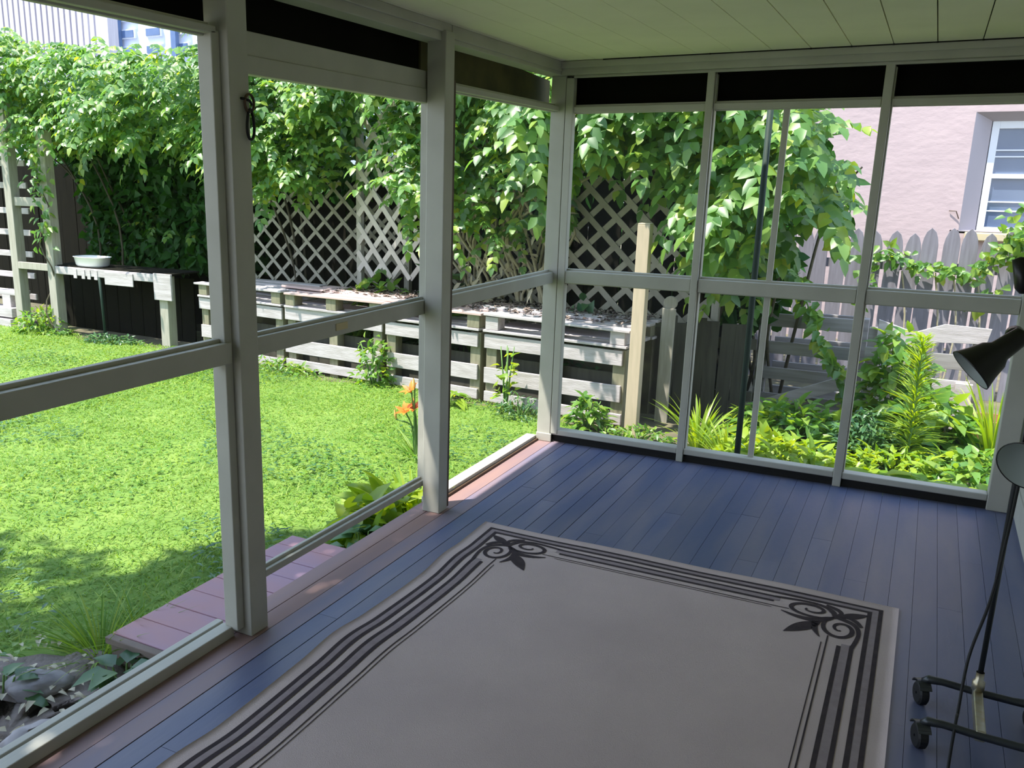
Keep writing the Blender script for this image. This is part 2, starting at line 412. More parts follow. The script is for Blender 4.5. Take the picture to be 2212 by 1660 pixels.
# ================================================================== RUG
X0, X1, Y0, Y1 = .25, 1.952, -1.412, -4.05
def rugz(x, y):
    e = math.exp(-((x - X0) / .22) ** 2)
    z = .012 * e * (max(0, math.sin((-1.66 - y) * 2 * math.pi / .78)) ** 2)
    z += .004 * math.exp(-((y - Y0) / .1) ** 2) * (math.sin(x * 9) * .5 + .5)
    return z + .006
def rugx(x, y): return x + .008 * math.sin(y * 5.3) * math.exp(-((x - X0) / .3) ** 2)
rug = MB(); NX, NY = 64, 110
for top in (0, 1):
    vs = []
    for i in range(NX + 1):
        for j in range(NY + 1):
            px = X0 + (X1 - X0) * i / NX; py = Y0 + (Y1 - Y0) * j / NY
            vs.append((rugx(px, py), py, rugz(px, py) - (0 if top else .0052)))
    fs = []
    for i in range(NX):
        for j in range(NY):
            q = (i * (NY + 1) + j, i * (NY + 1) + j + 1, (i + 1) * (NY + 1) + j + 1, (i + 1) * (NY + 1) + j)
            fs.append(q if top else q[::-1])
    rug.add(vs, fs)
nv = (NX + 1) * (NY + 1)
edge = [i * (NY + 1) for i in range(NX + 1)] + [NX * (NY + 1) + j for j in range(1, NY + 1)] + [i * (NY + 1) + NY for i in range(NX - 1, -1, -1)] + [j for j in range(NY - 1, 0, -1)]
for a, c in zip(edge, edge[1:] + edge[:1]): rug.f.append((a, c, nv + c, nv + a)); rug.mi.append(0)
ro = rug.build('area_rug', M['rug'], smooth=True)
tag(ro, 'large cream area rug with dark striped border lying on the blue porch floor', 'rug')

def rug_poly(mb, pts, ws):
    """woven stroke: polyline on the rug with a width at each point"""
    n = len(pts); L = []; R = []
    for i, (px, py) in enumerate(pts):
        ax, ay = pts[max(i - 1, 0)]; bx, by = pts[min(i + 1, n - 1)]
        dx, dy = bx - ax, by - ay; l = math.hypot(dx, dy) + 1e-9; nx, ny = -dy / l, dx / l; h = ws[i] / 2
        for lst, s in ((L, 1), (R, -1)):
            qx, qy = px + nx * h * s, py + ny * h * s
            lst.append((rugx(qx, qy), qy, rugz(qx, qy) + .0009))
    mb.add([q for pr in zip(L, R) for q in pr], [(2 * i, 2 * i + 1, 2 * i + 3, 2 * i + 2) for i in range(n - 1)])
def smooth_path(ctrl, n=10):
    out = []
    for i in range(len(ctrl) - 1):
        p0 = ctrl[max(i - 1, 0)]; p1 = ctrl[i]; p2 = ctrl[i + 1]; p3 = ctrl[min(i + 2, len(ctrl) - 1)]
        for k in range(n):
            t = k / n
            out.append(tuple(.5 * (2 * b + (c - a) * t + (2 * a - 5 * b + 4 * c - d) * t * t + (3 * b - a - 3 * c + d) * t ** 3) for a, b, c, d in zip(p0, p1, p2, p3)))
    out.append(tuple(ctrl[-1])); return out
def line(a, c, n=60): return [(a[0] + (c[0] - a[0]) * i / n, a[1] + (c[1] - a[1]) * i / n) for i in range(n + 1)]
def frame_run(mb, d, w, start=None, yend=-4.0):
    """one border stripe: down the left edge, along the far edge, down the right edge"""
    s = start
    if s is None:
        for p in (line((X0 + d, Y0 - d + w / 2), (X0 + d, yend), 110), line((X0 + d - w / 2, Y0 - d), (X1 - d + w / 2, Y0 - d), 80), line((X1 - d, Y0 - d + w / 2), (X1 - d, yend), 110)):
            rug_poly(mb, p, [w] * len(p))
    else:
        for p in (line((X0 + d, Y0 - s), (X0 + d, yend), 110), line((X0 + s, Y0 - d), (X1 - s, Y0 - d), 80), line((X1 - d, Y0 - s), (X1 - d, yend), 110)):
            rug_poly(mb, p, [w] * len(p))
tp = MB(); frame_run(tp, .0755, .020); frame_run(tp, .152, .026, .40)
tp.build('woven_band', M['rug_taupe'], ro)
dk = MB()
frame_run(dk, .058, .014); frame_run(dk, .094, .015)
frame_run(dk, .132, .013, .40); frame_run(dk, .172, .014, .42)
frame_run(dk, .212, .005, .36); frame_run(dk, .228, .0035, .42)
db = dk.build('border_stripes', M['rug_dark'], ro)
for k in db.data.vertices: k.co.z += .0006
def scroll(mirror):
    mb = MB()
    def put(ctrl, ws, raw=False):
        for sw in (0, 1):
            pts = ctrl if raw else smooth_path(ctrl)
            n = len(pts)
            W = [np.interp(i / (n - 1), np.linspace(0, 1, len(ws)), ws) for i in range(n)]
            q = []
            for a, c in pts:
                if sw: a, c = c, a
                q.append((X1 - a if mirror else X0 + a, Y0 - c))
            rug_poly(mb, q, [w * 1.3 for w in W])
    cx, cy = .287, .178
    sp = []
    for i in range(46):
        t = i / 45; an = math.radians(172 + 560 * t); r = .072 * (1 - t) + .012
        sp.append((cx + r * 1.15 * math.cos(an), cy - r * .8 * math.sin(an)))
    put([(.206, .206)] + sp, [.006, .013, .013, .010, .006], raw=True)
    put([(.205, .205), (.212, .165), (.245, .130), (.31, .118), (.42, .132)], [.008, .018, .014, .011, .011])
    put([(.204, .204), (.235, .243), (.285, .262), (.335, .258), (.385, .238)], [.006, .016, .022, .016, .003])
    put([(.205, .205), (.185, .165), (.20, .135), (.24, .112)], [.005, .012, .016, .010])
    def leaf(a, c, w):
        n = 14; pts = [(a[0] + (c[0] - a[0]) * i / n, a[1] + (c[1] - a[1]) * i / n) for i in range(n + 1)]
        q = [(X1 - u if mirror else X0 + u, Y0 - v) for u, v in pts]
        rug_poly(mb, q, [max(.001, w * math.sin(math.pi * (i / n) ** .9)) for i in range(n + 1)])
    leaf((.192, .192), (.095, .125), .042); leaf((.245, .262), (.355, .405), .054)
    o = mb.build('corner_scroll', M['rug_dark'], ro)
    for k in o.data.vertices: k.co.z += .001
scroll(False); scroll(True)

# ================================================================== FLOOR LAMP ON CASTERS
lr = thing('floor_lamp', 'black multi-head floor lamp on a wheeled metal base beside the rug', 'lamp', (2.17, -2.2, 0))
def caster(x, y):
    c = MB(); c.lathe([(.004, -.014), (.030, -.014), (.036, -.009), (.036, .009), (.030, .014), (.004, .014)], (x, y, .036), (1, .35, 0), 22)
    wh = c.build('caster', M['rubber'], lr, smooth=False)
    h = MB(); ax = Vector((1, .35, 0)).normalized(); t_ = Vector((-.35, 1, 0)).normalized()
    pts = [Vector((x, y, .038)) + t_ * .041 * math.cos(a) + Vector((0, 0, .041 * math.sin(a))) for a in np.linspace(.5, math.pi - .6, 11)]
    for p, q in zip(pts, pts[1:]): h.bar(p, q, .034, .003, side=ax)
    h.build('caster_hood', M['darksteel'], wh)
for yy in (-2.075, -2.325):
    b = MB(); b.tube([(2.03, yy, .076), (2.045, yy, .086), (2.08, yy, .088), (2.17, yy - .004, .084), (2.26, yy - .004, .082), (2.30, yy, .082), (2.318, yy, .074)], [.010, .013, .011, .011, .011, .013, .010], 12)
    b.build('base_bar', M['darksteel'], lr, smooth=True)
    caster(2.03, yy); caster(2.318, yy)
b = MB(); b.box(2.158, 2.184, -2.33, -2.07, .066, .098); b.build('crosspiece', M['brass'], lr, bevel=.004)
b = MB(); b.lathe([(.012, 0), (.017, .004), (.017, .03), (.011, .036), (.011, .06)], (2.17, -2.09, .095), (0, 0, 1), 18); b.build('pole_socket', M['brass'], lr, smooth=True)
b = MB(); b.tube([(2.17, -2.09, .08), (2.17, -2.09, 1.62)], .0075, 12); b.build('pole', M['darksteel'], lr, smooth=True)
def shade(o, ax, R, Ln, arm, nm):
    ax = Vector(ax).normalized(); o = Vector(o)
    b = MB()
    pr = [(.012, -Ln * 1.05), (.024, -Ln), (.027, -Ln * .78), (.030, -Ln * .55), (.042, -Ln * .44), (R * .80, -Ln * .22), (R * .97, -Ln * .04), (R, 0), (R - .003, .0)]
    b.lathe(pr, o, ax, 32); s = b.build('lamp_shade', M['black'], lr, smooth=True)
    b = MB(); b.lathe([(R - .003, -.001), (R * .90, -Ln * .10), (R * .72, -Ln * .27), (.030, -Ln * .45), (.001, -Ln * .46)], o, ax, 32); b.build('reflector', M['shade_in'], s, smooth=True)
    b = MB(); b.tube([o - ax * Ln * 1.0] + [Vector(p) for p in arm], .012, 12); b.build('arm', M['black'], lr, smooth=True)
    b = MB(); b.lathe([(.0, -.03), (.022, -.028), (.025, 0), (.022, .028), (.0, .03)], arm[0], (0, 1, .2), 18); b.build('swivel_joint', M['black'], lr, smooth=True)
shade((2.012, -2.225, 1.068), (-.098, -.036, -.092), .064, .15, [(2.105, -2.14, 1.155), (2.14, -2.11, 1.14), (2.17, -2.09, 1.145)], 0)
shade((2.172, -2.20, .822), (-.42, -.80, -.34), .072, .13, [(2.222, -2.10, .905), (2.205, -2.09, .95), (2.17, -2.09, .98)], 0)
b = MB(); b.lathe([(.0, -.05), (.019, -.045), (.021, .03), (.012, .045), (0, .048)], (2.098, -2.14, 1.315), (.25, 0, -1), 18); b.build('switch_knob', M['black'], lr, smooth=True)
b = MB(); b.tube([(2.17, -2.09, 1.30), (2.13, -2.13, 1.36), (2.098, -2.14, 1.345)], .008, 10); b.build('arm', M['black'], lr, smooth=True)
cp = smooth_path([(2.192, -2.10, 1.02), (2.178, -2.115, .82), (2.172, -2.11, .60), (2.160, -2.115, .40), (2.130, -2.14, .22), (2.118, -2.24, .088), (2.112, -2.30, .105), (2.102, -2.42, .03), (2.10, -2.52, .006), (2.12, -2.75, .006), (2.2, -3.0, .006)], 8)
b = MB(); b.tube(cp, .0042, 8); b.build('power_cord', M['rubber'], lr, smooth=True)

# hook hanging on the first post
hk = thing('hook_latch', 'rusty dark wire hook latch hanging on the post of the screen door', 'latch', (.006, -2.70, 1.78))
b = MB(); b.tube([(.010, -2.700 + .021 * math.cos(a), 1.755 + .026 * math.sin(a)) for a in np.linspace(0, 2 * math.pi, 21)[:-1]], .0042, 8, closed=True); b.build('eye_ring', M['jamb'], hk, smooth=True)
lp = [(.012, -2.700 + .016 * math.cos(a) * (1 - .25 * math.sin(a)), 1.693 + .044 * math.sin(a)) for a in np.linspace(0, 2 * math.pi, 25)[:-1]]
b = MB(); b.tube(lp, .0045, 8, closed=True); b.build('hook_loop', M['rubber'], hk, smooth=True)
b = MB(); b.tube([(-.004, -2.728, 1.768), (.010, -2.722, 1.766), (.012, -2.70, 1.762), (.012, -2.690, 1.750)], .004, 8); b.build('screw_pin', M['rubber'], hk, smooth=True)

# ================================================================== GARDEN
gb = MB(); gb.add([(-40, -12, G), (14, -12, G), (14, 30, G), (-40, 30, G)], [(0, 1, 2, 3)])
struct(gb.build('ground', M['soil']))
gb = MB()                                                          # gently uneven turf
nx, ny = 60, 46
def turf_z(x, y): return G + .034 + .014 * math.sin(x * 1.7 + .5) * math.sin(y * 2.1) + .008 * math.sin(x * 4.3 + y * 3.1)
LXA, LXB, LYA = -11.5, -.20, -4.6
def lawn_far(x): return 1.52 - .095 * x + .10 * math.sin(x * 2.3) + .05 * math.sin(x * 5.1)
vs = []
for i in range(nx + 1):
    x = LXA + (LXB - LXA) * i / nx
    for j in range(ny + 1):
        y = LYA + (lawn_far(x) - LYA) * j / ny
        vs.append((x, y, turf_z(x, y) - (.02 if j == ny else 0)))
gb.add(vs, [(i * (ny + 1) + j, (i + 1) * (ny + 1) + j, (i + 1) * (ny + 1) + j + 1, i * (ny + 1) + j + 1) for i in range(nx) for j in range(ny)])
struct(gb.build('lawn', M['lawn'], smooth=True))

def tz(x, y):
    return G + .034 + .014 * np.sin(x * 1.7 + .5) * np.sin(y * 2.1) + .008 * np.sin(x * 4.3 + y * 3.1)
def grass_patch(lv, n, xa, xb, ya, yb, L, Wd, keep=None):
    x = rng.uniform(xa, xb, n); y = rng.uniform(ya, yb, n)
    far = 1.52 - .095 * x + .10 * np.sin(x * 2.3) + .05 * np.sin(x * 5.1)
    k = (y < far + .05)
    # keep the step and the bare corner by the rocks free
    k &= ~((x > -.66) & (y > -2.9) & (y < -1.70))
    k &= ~((x > -1.0) & (y < -2.86) & (rng.random(n) < .88))
    dens = .8 + .2 * np.sin(x * 2.9 + 1.3 * np.sin(y * 2.2)) * np.sin(y * 3.3 + x)
    k &= rng.random(n) < dens
    x, y = x[k], y[k]; m = len(x); a = rng.uniform(0, 2 * np.pi, m); l = rng.uniform(.3, 1., m)
    d = np.stack([np.cos(a) * .7 * l, np.sin(a) * .7 * l, np.ones(m) * .75], 1)
    lv.blades(np.stack([x, y, tz(x, y) - .004], 1), d, np.stack([np.cos(a) * .4, np.sin(a) * .4, -.35 * np.ones(m)], 1), rng.uniform(*L, m), Wd * rng.uniform(.7, 1.4, m), 2)
gl = Leaves()
grass_patch(gl, 95000, -4.2, -.2, -4.0, 2.1, (.025, .06), .006)
grass_patch(gl, 70000, -11, -3.8, -1.5, 2.8, (.03, .065), .010)
grass_patch(gl, 7000, -5, -.3, -3.4, 1.7, (.06, .13), .006)
o = gl.build('lawn_grass', M['grass'])
tag(o, 'sunlit bright green lawn grass between the porch and the pallet bed', 'grass', kind='stuff')

# clover and small weeds in the turf
lv = Leaves(); n = 5000
x = rng.uniform(-5, -.25, n); y = rng.uniform(-3.2, 1.6, n)
k = (np.sin(x * 2.3 + 1) * np.sin(y * 1.9 + x) > .25) & ~((x > -.66) & (y > -2.9) & (y < -1.7)); x, y = x[k], y[k]; m = len(x); a = rng.uniform(0, 6.28, m)
lv.add(np.stack([x, y, tz(x, y) + rng.uniform(.01, .04, m)], 1), np.stack([np.cos(a), np.sin(a), .15 * np.ones(m)], 1), (0, 0, 1), rng.uniform(.02, .04, m), rng.uniform(.018, .03, m), .15, .2)
o = lv.build('clover_patch', M['plant'])
tag(o, 'low round clover leaves mixed into the lawn', 'clover', kind='stuff')
lv = Leaves(); n = 9000
x = rng.uniform(-6, -.25, n); y = rng.uniform(-3.2, 1.8, n)
k = (np.sin(x * 1.7 + 2 + .8 * np.sin(y * 3)) * np.sin(y * 2.6 + x * .8 + 1) > .35) & ~((x > -.68) & (y > -2.92) & (y < -1.68)) & (y < 1.45 - .09 * x); x, y = x[k], y[k]; m = len(x); a = rng.uniform(0, 6.28, m)
lv.add(np.stack([x, y, tz(x, y) + rng.uniform(.015, .05, m)], 1), np.stack([np.cos(a), np.sin(a), .35 * np.ones(m)], 1), (0, 0, 1), rng.uniform(.025, .06, m), rng.uniform(.012, .022, m), .15, .3)
o = lv.build('lawn_weeds', M['plant_dk'])
tag(o, 'darker blue-green patches of small weeds growing in the lawn', 'weeds', kind='stuff')

# the step box outside the door
st = thing('porch_step', 'plum-brown wooden box step on the grass outside the screen door', 'step', (-.40, -2.3, G))
yy = -2.865; k = 0
while yy < -1.75:
    w_ = .038 if k == 0 else .142
    b = MB(); b.box(-.635, -.155, yy + .002, min(yy + w_, -1.72) - .002, -.160, -.132 + (.001 if k % 2 else 0)); b.build('tread_board', M['step'] if k else M['step_side'], st, bevel=.004); yy += w_; k += 1
b = MB(); b.box(-.620, -.155, -2.85, -2.826, G - .01, -.162); b.build('side_board', M['step_side'], st, bevel=.003)
b = MB(); b.box(-.620, -.596, -2.825, -1.74, G - .01, -.162); b.build('front_board', M['step_side'], st, bevel=.003)
b = MB(); b.box(-.53, -.37, -2.853, -2.849, -.196, -.184); b.build('hand_slot', M['dark_gap'], st)
b = MB(); b.box(-.620, -.155, -1.745, -1.722, G - .01, -.162); b.build('side_board', M['step_side'], st, bevel=.003)

b = MB(); c0 = (-.55, -3.35); ring = []
for k in range(40):
    a = 2 * math.pi * k / 40; rr = 1 + .10 * math.sin(3 * a) + .08 * math.sin(7 * a + 1)
    ring.append((c0[0] + .52 * rr * math.cos(a), c0[1] + .62 * rr * math.sin(a)))
vs = [(c0[0], c0[1], G + .075)]
for q in (.33, .66, .9, 1.0):
    vs += [(c0[0] + (p[0] - c0[0]) * q, c0[1] + (p[1] - c0[1]) * q, G + .078 - .014 * q + .010 * math.sin(p[0] * 31 * q + p[1] * 23) - (.05 if q == 1 else 0)) for p in ring]
fs = [(0, 1 + k, 1 + (k + 1) % 40) for k in range(40)] + [(1 + j * 40 + k, 1 + j * 40 + (k + 1) % 40, 1 + (j + 1) * 40 + (k + 1) % 40, 1 + (j + 1) * 40 + k) for j in range(3) for k in range(40)]
b.add(vs, [f[::-1] if len(f) == 3 else f[::-1] for f in fs][::1])
tag(b.build('bare_soil', mat('grey_brown_soil', (.13, .105, .09), (.24, .20, .185), .95, 9, bump=.7, bscale=40), smooth=True), 'bare grey-brown soil patch at the porch corner below the step', 'soil', kind='stuff')
lv = Leaves(); n = 260; x = rng.uniform(-1.0, -.17, n); y = rng.uniform(-3.9, -2.88, n); a = rng.uniform(0, 6.28, n)
lv.add(np.stack([x, y, G + .078 + rng.uniform(0, .02, n)], 1), np.stack([np.cos(a), np.sin(a), .2 * np.ones(n)], 1), (0, 0, 1), rng.uniform(.02, .06, n), rng.uniform(.012, .03, n), .3, .3)
tag(lv.build('soil_litter', M['dry']), 'dry pale leaf scraps lying on the bare soil beside the porch', 'leaf litter', kind='stuff')
def rock(x, y, r, sq, label, ang=0):
    b = MB(); n = 14; m = 9; vs = []
    for i in range(m + 1):
        ph = math.pi * i / m
        for j in range(n):
            th = 2 * math.pi * j / n
            q = 1 + .16 * math.sin(3 * th + ang) * math.sin(ph) + .12 * math.sin(5 * ph + 2 * th + ang)
            px, py = r * q * math.sin(ph) * math.cos(th) * 1.3, r * q * math.sin(ph) * math.sin(th)
            vs.append((x + px * math.cos(ang) - py * math.sin(ang), y + px * math.sin(ang) + py * math.cos(ang), G + .06 + r * sq * .5 + r * sq * q * math.cos(ph)))
    b.add(vs, [(i * n + j, i * n + (j + 1) % n, (i + 1) * n + (j + 1) % n, (i + 1) * n + j) for i in range(m) for j in range(n)])
    tag(b.build('rock', M['rock'], smooth=True), label, 'rock', 'rocks beside the porch sill')
rock(-.70, -3.12, .085, .5, 'large pale rock in the bare patch below the step', .5)
rock(-.45, -3.34, .07, .5, 'smaller grey rock close to the porch sill', 1.7)
rock(-.90, -3.28, .075, .45, 'flat grey rock half in shade at the lawn edge, furthest from the step', 2.6)

def board_fence(name, lb, p0, p1, z0, z1, m, bw=.14, gap=.006, th=.02, jit=.02, round_top=False):
    p0, p1 = np.array(p0, float), np.array(p1, float); Ln = np.linalg.norm(p1 - p0); t = (p1 - p0) / Ln; n = np.array([-t[1], t[0]])
    r = thing(name, lb, 'fence', (p0[0], p0[1], G)); k = int(Ln / (bw + gap))
    for i in range(k):
        s = i * (bw + gap); h = z1 + random.uniform(-jit, jit)
        a = p0 + t * s; c = p0 + t * (s + bw)
        if round_top:
            prof = [(0, z0), (bw, z0), (bw, h - .15), (bw * .93, h - .09), (bw * .78, h - .035), (bw * .5, h), (bw * .22, h - .035), (bw * .07, h - .09), (0, h - .15)]
        else: prof = [(0, z0), (bw, z0), (bw, h), (0, h)]
        ln = random.uniform(-.012, .012)
        b = MB(); b.prism([(a[0] + t[0] * (u + ln * (z - z0)), a[1] + t[1] * (u + ln * (z - z0)), z) for u, z in prof], (n[0] * th, n[1] * th, 0))
        b.build('picket' if round_top else 'fence_board', m, r, bevel=.002)
    for z in (z0 + .25 * (z1 - z0), z0 + .78 * (z1 - z0)):
        b = MB(); b.bar((p0[0] + n[0] * (th + .02), p0[1] + n[1] * (th + .02), z), (p1[0] + n[0] * (th + .02), p1[1] + n[1] * (th + .02), z), .08, .035); b.build('fence_rail', m, r)
    return r

# ------------------------------------------------------------------ pallet bed
A0 = np.array([0.02, 1.56]); tx = np.array([-.9943, .1066]); nn = np.array([.1066, .9943])
def B(s, d, z): p = A0 + tx * s + nn * d; return Vector((p[0], p[1], z))
MAT = Matrix(((tx[0], nn[0], 0, A0[0]), (tx[1], nn[1], 0, A0[1]), (0, 0, 1, 0), (0, 0, 0, 1)))
def bbox(mb, s0, s1, d0, d1, z0, z1, tilt=0):
    c = Vector(((s0 + s1) / 2, (d0 + d1) / 2, (z0 + z1) / 2))
    m = MAT @ Matrix.Translation(c) @ Matrix.Rotation(tilt, 4, 'Y') @ Matrix.Translation(-c)
    return mb.box(s0, s1, d0, d1, z0, z1, m)
mods = [(.02, 1.30), (1.32, 2.33), (2.35, 3.55), (3.57, 4.78)]
wh = ['beside the tan post', 'second from the tan post', 'third from the tan post', 'by the potting shelf']
for i, (s0, s1) in enumerate(mods):
    r = thing('pallet', 'upright weathered pallet facing the lawn, ' + wh[i], 'pallet', B((s0 + s1) / 2, .08, G), 'upright pallets of the raised bed')
    L = s1 - s0
    for k, (z0, z1) in enumerate(((.195, .310), (-.105, .025), (-.270, -.185))):
        b = MB(); j = random.uniform(-.012, .012)
        bbox(b, s0 + random.uniform(0, .05), s1 - random.uniform(0, .05), -.004, .018, z0 + j, z1 + j, random.uniform(-.01, .01)); b.build('slat', M['pallet'], r, bevel=.003)
    for q in (.06, .5, .94):
        b = MB(); bbox(b, s0 + L * q - .05, s0 + L * q + .05, .02, .12, G - .02, .305); b.build('stringer', M['pallet_dim'], r, bevel=.004)
    b = MB(); bbox(b, s0, s1, .122, .142, -.02, .10); bbox(b, s0, s1, .122, .142, -.25, -.10); b.build('back_board', M['fence_dark'], r)  # dark board colour stands in for shade inside the pallet
    # flat pallet on top
    r = thing('pallet', 'weathered pallet lying flat on top of the raised bed, ' + wh[i], 'pallet', B((s0 + s1) / 2, .4, .315), 'flat pallets on the raised bed')
    pk = M['pallet_pink'] if i in (1, 2) else M['pallet']
    for d0 in (-.03, .15, .34, .53):
        b = MB(); bbox(b, s0 - random.uniform(0, .03), s1 + random.uniform(-.03, .03), d0, d0 + .12, .452, .472, random.uniform(-.012, .012)); b.build('deck_board', pk, r, bevel=.003)
    for d0 in (-.02, .5):
        b = MB(); bbox(b, s0 + .01, s1 - .01, d0, d0 + .10, .322, .342); b.build('bottom_board', M['pallet'], r, bevel=.003)
    for q in (.07, .5, .93):
        b = MB(); bbox(b, s0 + L * q - .06, s0 + L * q + .06, -.012, .10, .344, .451); b.build('block', M['pallet_dim'] if i else M['pallet'], r, bevel=.004)
        b = MB(); bbox(b, s0 + L * q - .06, s0 + L * q + .06, .5, .60, .344, .451); b.build('block', M['pallet_dim'], r, bevel=.004)
    b = MB(); bbox(b, s0 + .02, s1 - .02, .12, .48, .325, .349); b.build('middle_board', M['pallet'], r)
for n_, (s0, s1, d0, z, ti, lb) in enumerate(((1.7, 3.1, .03, .474, .012, 'long reddish loose plank on the bed top, the nearer of two'), (2.3, 3.75, .17, .476, -.010, 'long reddish loose plank on the bed top, the one behind'), (.35, 1.5, .20, .474, .004, 'short pale loose plank on the bed top near the tan post'))):
    b = MB(); bbox(b, s0, s1, d0, d0 + .15, z, z + .020, ti)
    tag(b.build('loose_plank', M['pallet_pink'] if n_ < 2 else M['pallet'], bevel=.003), lb, 'plank', 'loose planks on the raised bed')
# leaf litter and soil on the bed
b = MB(); bbox(b, .05, 4.7, .56, 1.15, G, .40); tag(b.build('bed_soil', M['soil']), 'dark soil filling the raised bed behind the pallets', 'soil', kind='stuff')
lv = Leaves(); n = 900; s = rng.uniform(.05, 3.2, n); dd = rng.uniform(.12, .75, n); a = rng.uniform(0, 6.28, n)
P = A0 + tx * s[:, None] + nn * dd[:, None]
lv.add(np.stack([P[:, 0], P[:, 1], .478 + rng.uniform(0, .02, n)], 1), np.stack([np.cos(a), np.sin(a), .1 * np.ones(n)], 1), (0, 0, 1), rng.uniform(.03, .07, n), .03, .3, .3)
tag(lv.build('leaf_litter', mat('brown_litter', (.10, .075, .055), (.30, .24, .21), .9, 12, island=.4)), 'dry brown leaf litter scattered along the top of the raised bed', 'leaf litter', kind='stuff')

# tan post at the right end
b = MB(); b.box(.035, .125, 1.46, 1.55, G - .05, 1.245); b.prism([(.035, 1.46, 1.245), (.125, 1.46, 1.245), (.125, 1.55, 1.245), (.035, 1.55, 1.245)], (0, 0, .008))
tag(b.build('wooden_post', M['post_new'], bevel=.005), 'tan square wooden post rising above the right end of the raised bed', 'post')

# ------------------------------------------------------------------ potting shelf and arbour posts on the left
def post(x, y, h, lb, w_=.12):
    b = MB(); b.box(x - w_ / 2, x + w_ / 2, y - w_ / 2, y + w_ / 2, G - .05, h); tag(b.build('arbour_post', M['post_grey'], bevel=.006), lb, 'post', 'posts of the vine arbour')
post(-7.62, 2.15, 2.55, 'grey arbour post at the far left, furthest from the porch')
post(-6.93, 2.10, 2.0, 'grey arbour post wrapped in vine, left of the white dish')
post(-5.20, 2.10, .50, 'short grey post carrying the right end of the potting shelf')
sh = thing('potting_shelf', 'grey wooden potting shelf between the posts under the vine', 'shelf', (-6.4, 2.3, .45))
b = MB(); b.box(-7.55, -6.99, 2.08, 2.12, .445, .525); b.build('front_rail', M['post_grey'], sh, bevel=.004)
b = MB(); b.box(-6.86, -5.12, 2.04, 2.08, .43, .515); b.build('front_rail', M['pallet'], sh, bevel=.004)
b = MB(); b.box(-7.0, -5.1, 2.08, 2.26, .505, .525); b.box(-7.0, -5.1, 2.28, 2.50, .505, .525); b.build('shelf_board', M['fence_back'], sh, bevel=.003)
for xx in (-6.55, -6.42, -6.33, -6.22):
    b = MB(); b.box(xx, xx + .05, 2.032, 2.04, .40, .50); b.build('front_cleat', M['pallet'], sh)
b = MB(); b.box(-6.05, -5.62, 2.025, 2.038, .36, .50); b.build('front_board', M['pallet'], sh, bevel=.003)
b = MB(); b.box(-5.30, -5.05, 2.01, 2.035, .25, .53); b.build('end_board', M['pallet'], sh, bevel=.003)
b = MB(); b.box(-7.56, -6.99, 2.12, 2.16, 1.17, 1.27); tag(b.build('cross_rail', M['post_grey'], bevel=.004), 'grey cross rail joining the two tall arbour posts', 'rail')
# white dish
dh = thing('planter_dish', 'white oval enamel dish standing on the potting shelf', 'dish', (-6.42, 2.2, .525))
def oval(prof, seg=32):
    b = MB(); vs = []; fs = []
    for r, h in prof:
        for k in range(seg):
            t = 2 * math.pi * k / seg; c, s_ = math.cos(t), math.sin(t)
            c = math.copysign(abs(c) ** .7, c); s_ = math.copysign(abs(s_) ** .7, s_)
            vs.append((-6.42 + .235 * r * c, 2.2 + .13 * r * s_, .525 + h))
    for i in range(len(prof) - 1):
        for k in range(seg): fs.append((i * seg + k, i * seg + (k + 1) % seg, (i + 1) * seg + (k + 1) % seg, (i + 1) * seg + k))
    return b.add(vs, fs)
oval([(.01, .0), (.80, .0), (.90, .02), (.98, .10), (1.04, .105), (1.03, .112), (.95, .108), (.86, .03), (.75, .016), (.01, .016)]).build('bowl', M['white_dish'], dh, smooth=True)
b = MB(); b.tube([(-6.13, 2.05, G - .03), (-6.145, 2.05, .2), (-6.16, 2.05, .43)], .016, 10); tag(b.build('garden_stake', M['green_pole'], smooth=True), 'thin green stake standing under the potting shelf', 'stake')
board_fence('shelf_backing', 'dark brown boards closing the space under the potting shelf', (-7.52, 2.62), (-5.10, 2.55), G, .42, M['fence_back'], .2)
# slatted screen and lumber at the far left
sf = thing('slat_screen', 'pale horizontal slat screen at the far left behind the arbour post', 'fence', (-8.5, 2.5, G))
for z in (.02, .28, .54, .80, 1.06, 1.36, 1.62):
    b = MB(); b.box(-9.4, -7.72, 2.42, 2.445, z, z + .07); b.build('slat', M['pallet'], sf, bevel=.003)
for x_ in (-9.3, -8.1):
    b = MB(); b.box(x_, x_ + .09, 2.45, 2.53, G, 1.75); b.build('upright', M['post_grey'], sf)
for z, y_, lb in ((-.29, 2.05, 'lowest pale board of the small stack by the far left post'), (-.16, 2.08, 'middle pale board of the small stack by the far left post'), (.10, 2.15, 'topmost pale board of the small stack by the far left post')):
    b = MB(); b.box(-9.2, -7.75, y_, y_ + .22, z, z + .11 if z < 0 else z + .04)
    if z > 0: b.box(-8.0, -7.85, y_, y_ + .2, -.05, .10); b.box(-9.1, -8.95, y_, y_ + .2, -.05, .10)
    tag(b.build('lumber_board', M['pallet'], bevel=.004), lb, 'board', 'boards stacked by the arbour')

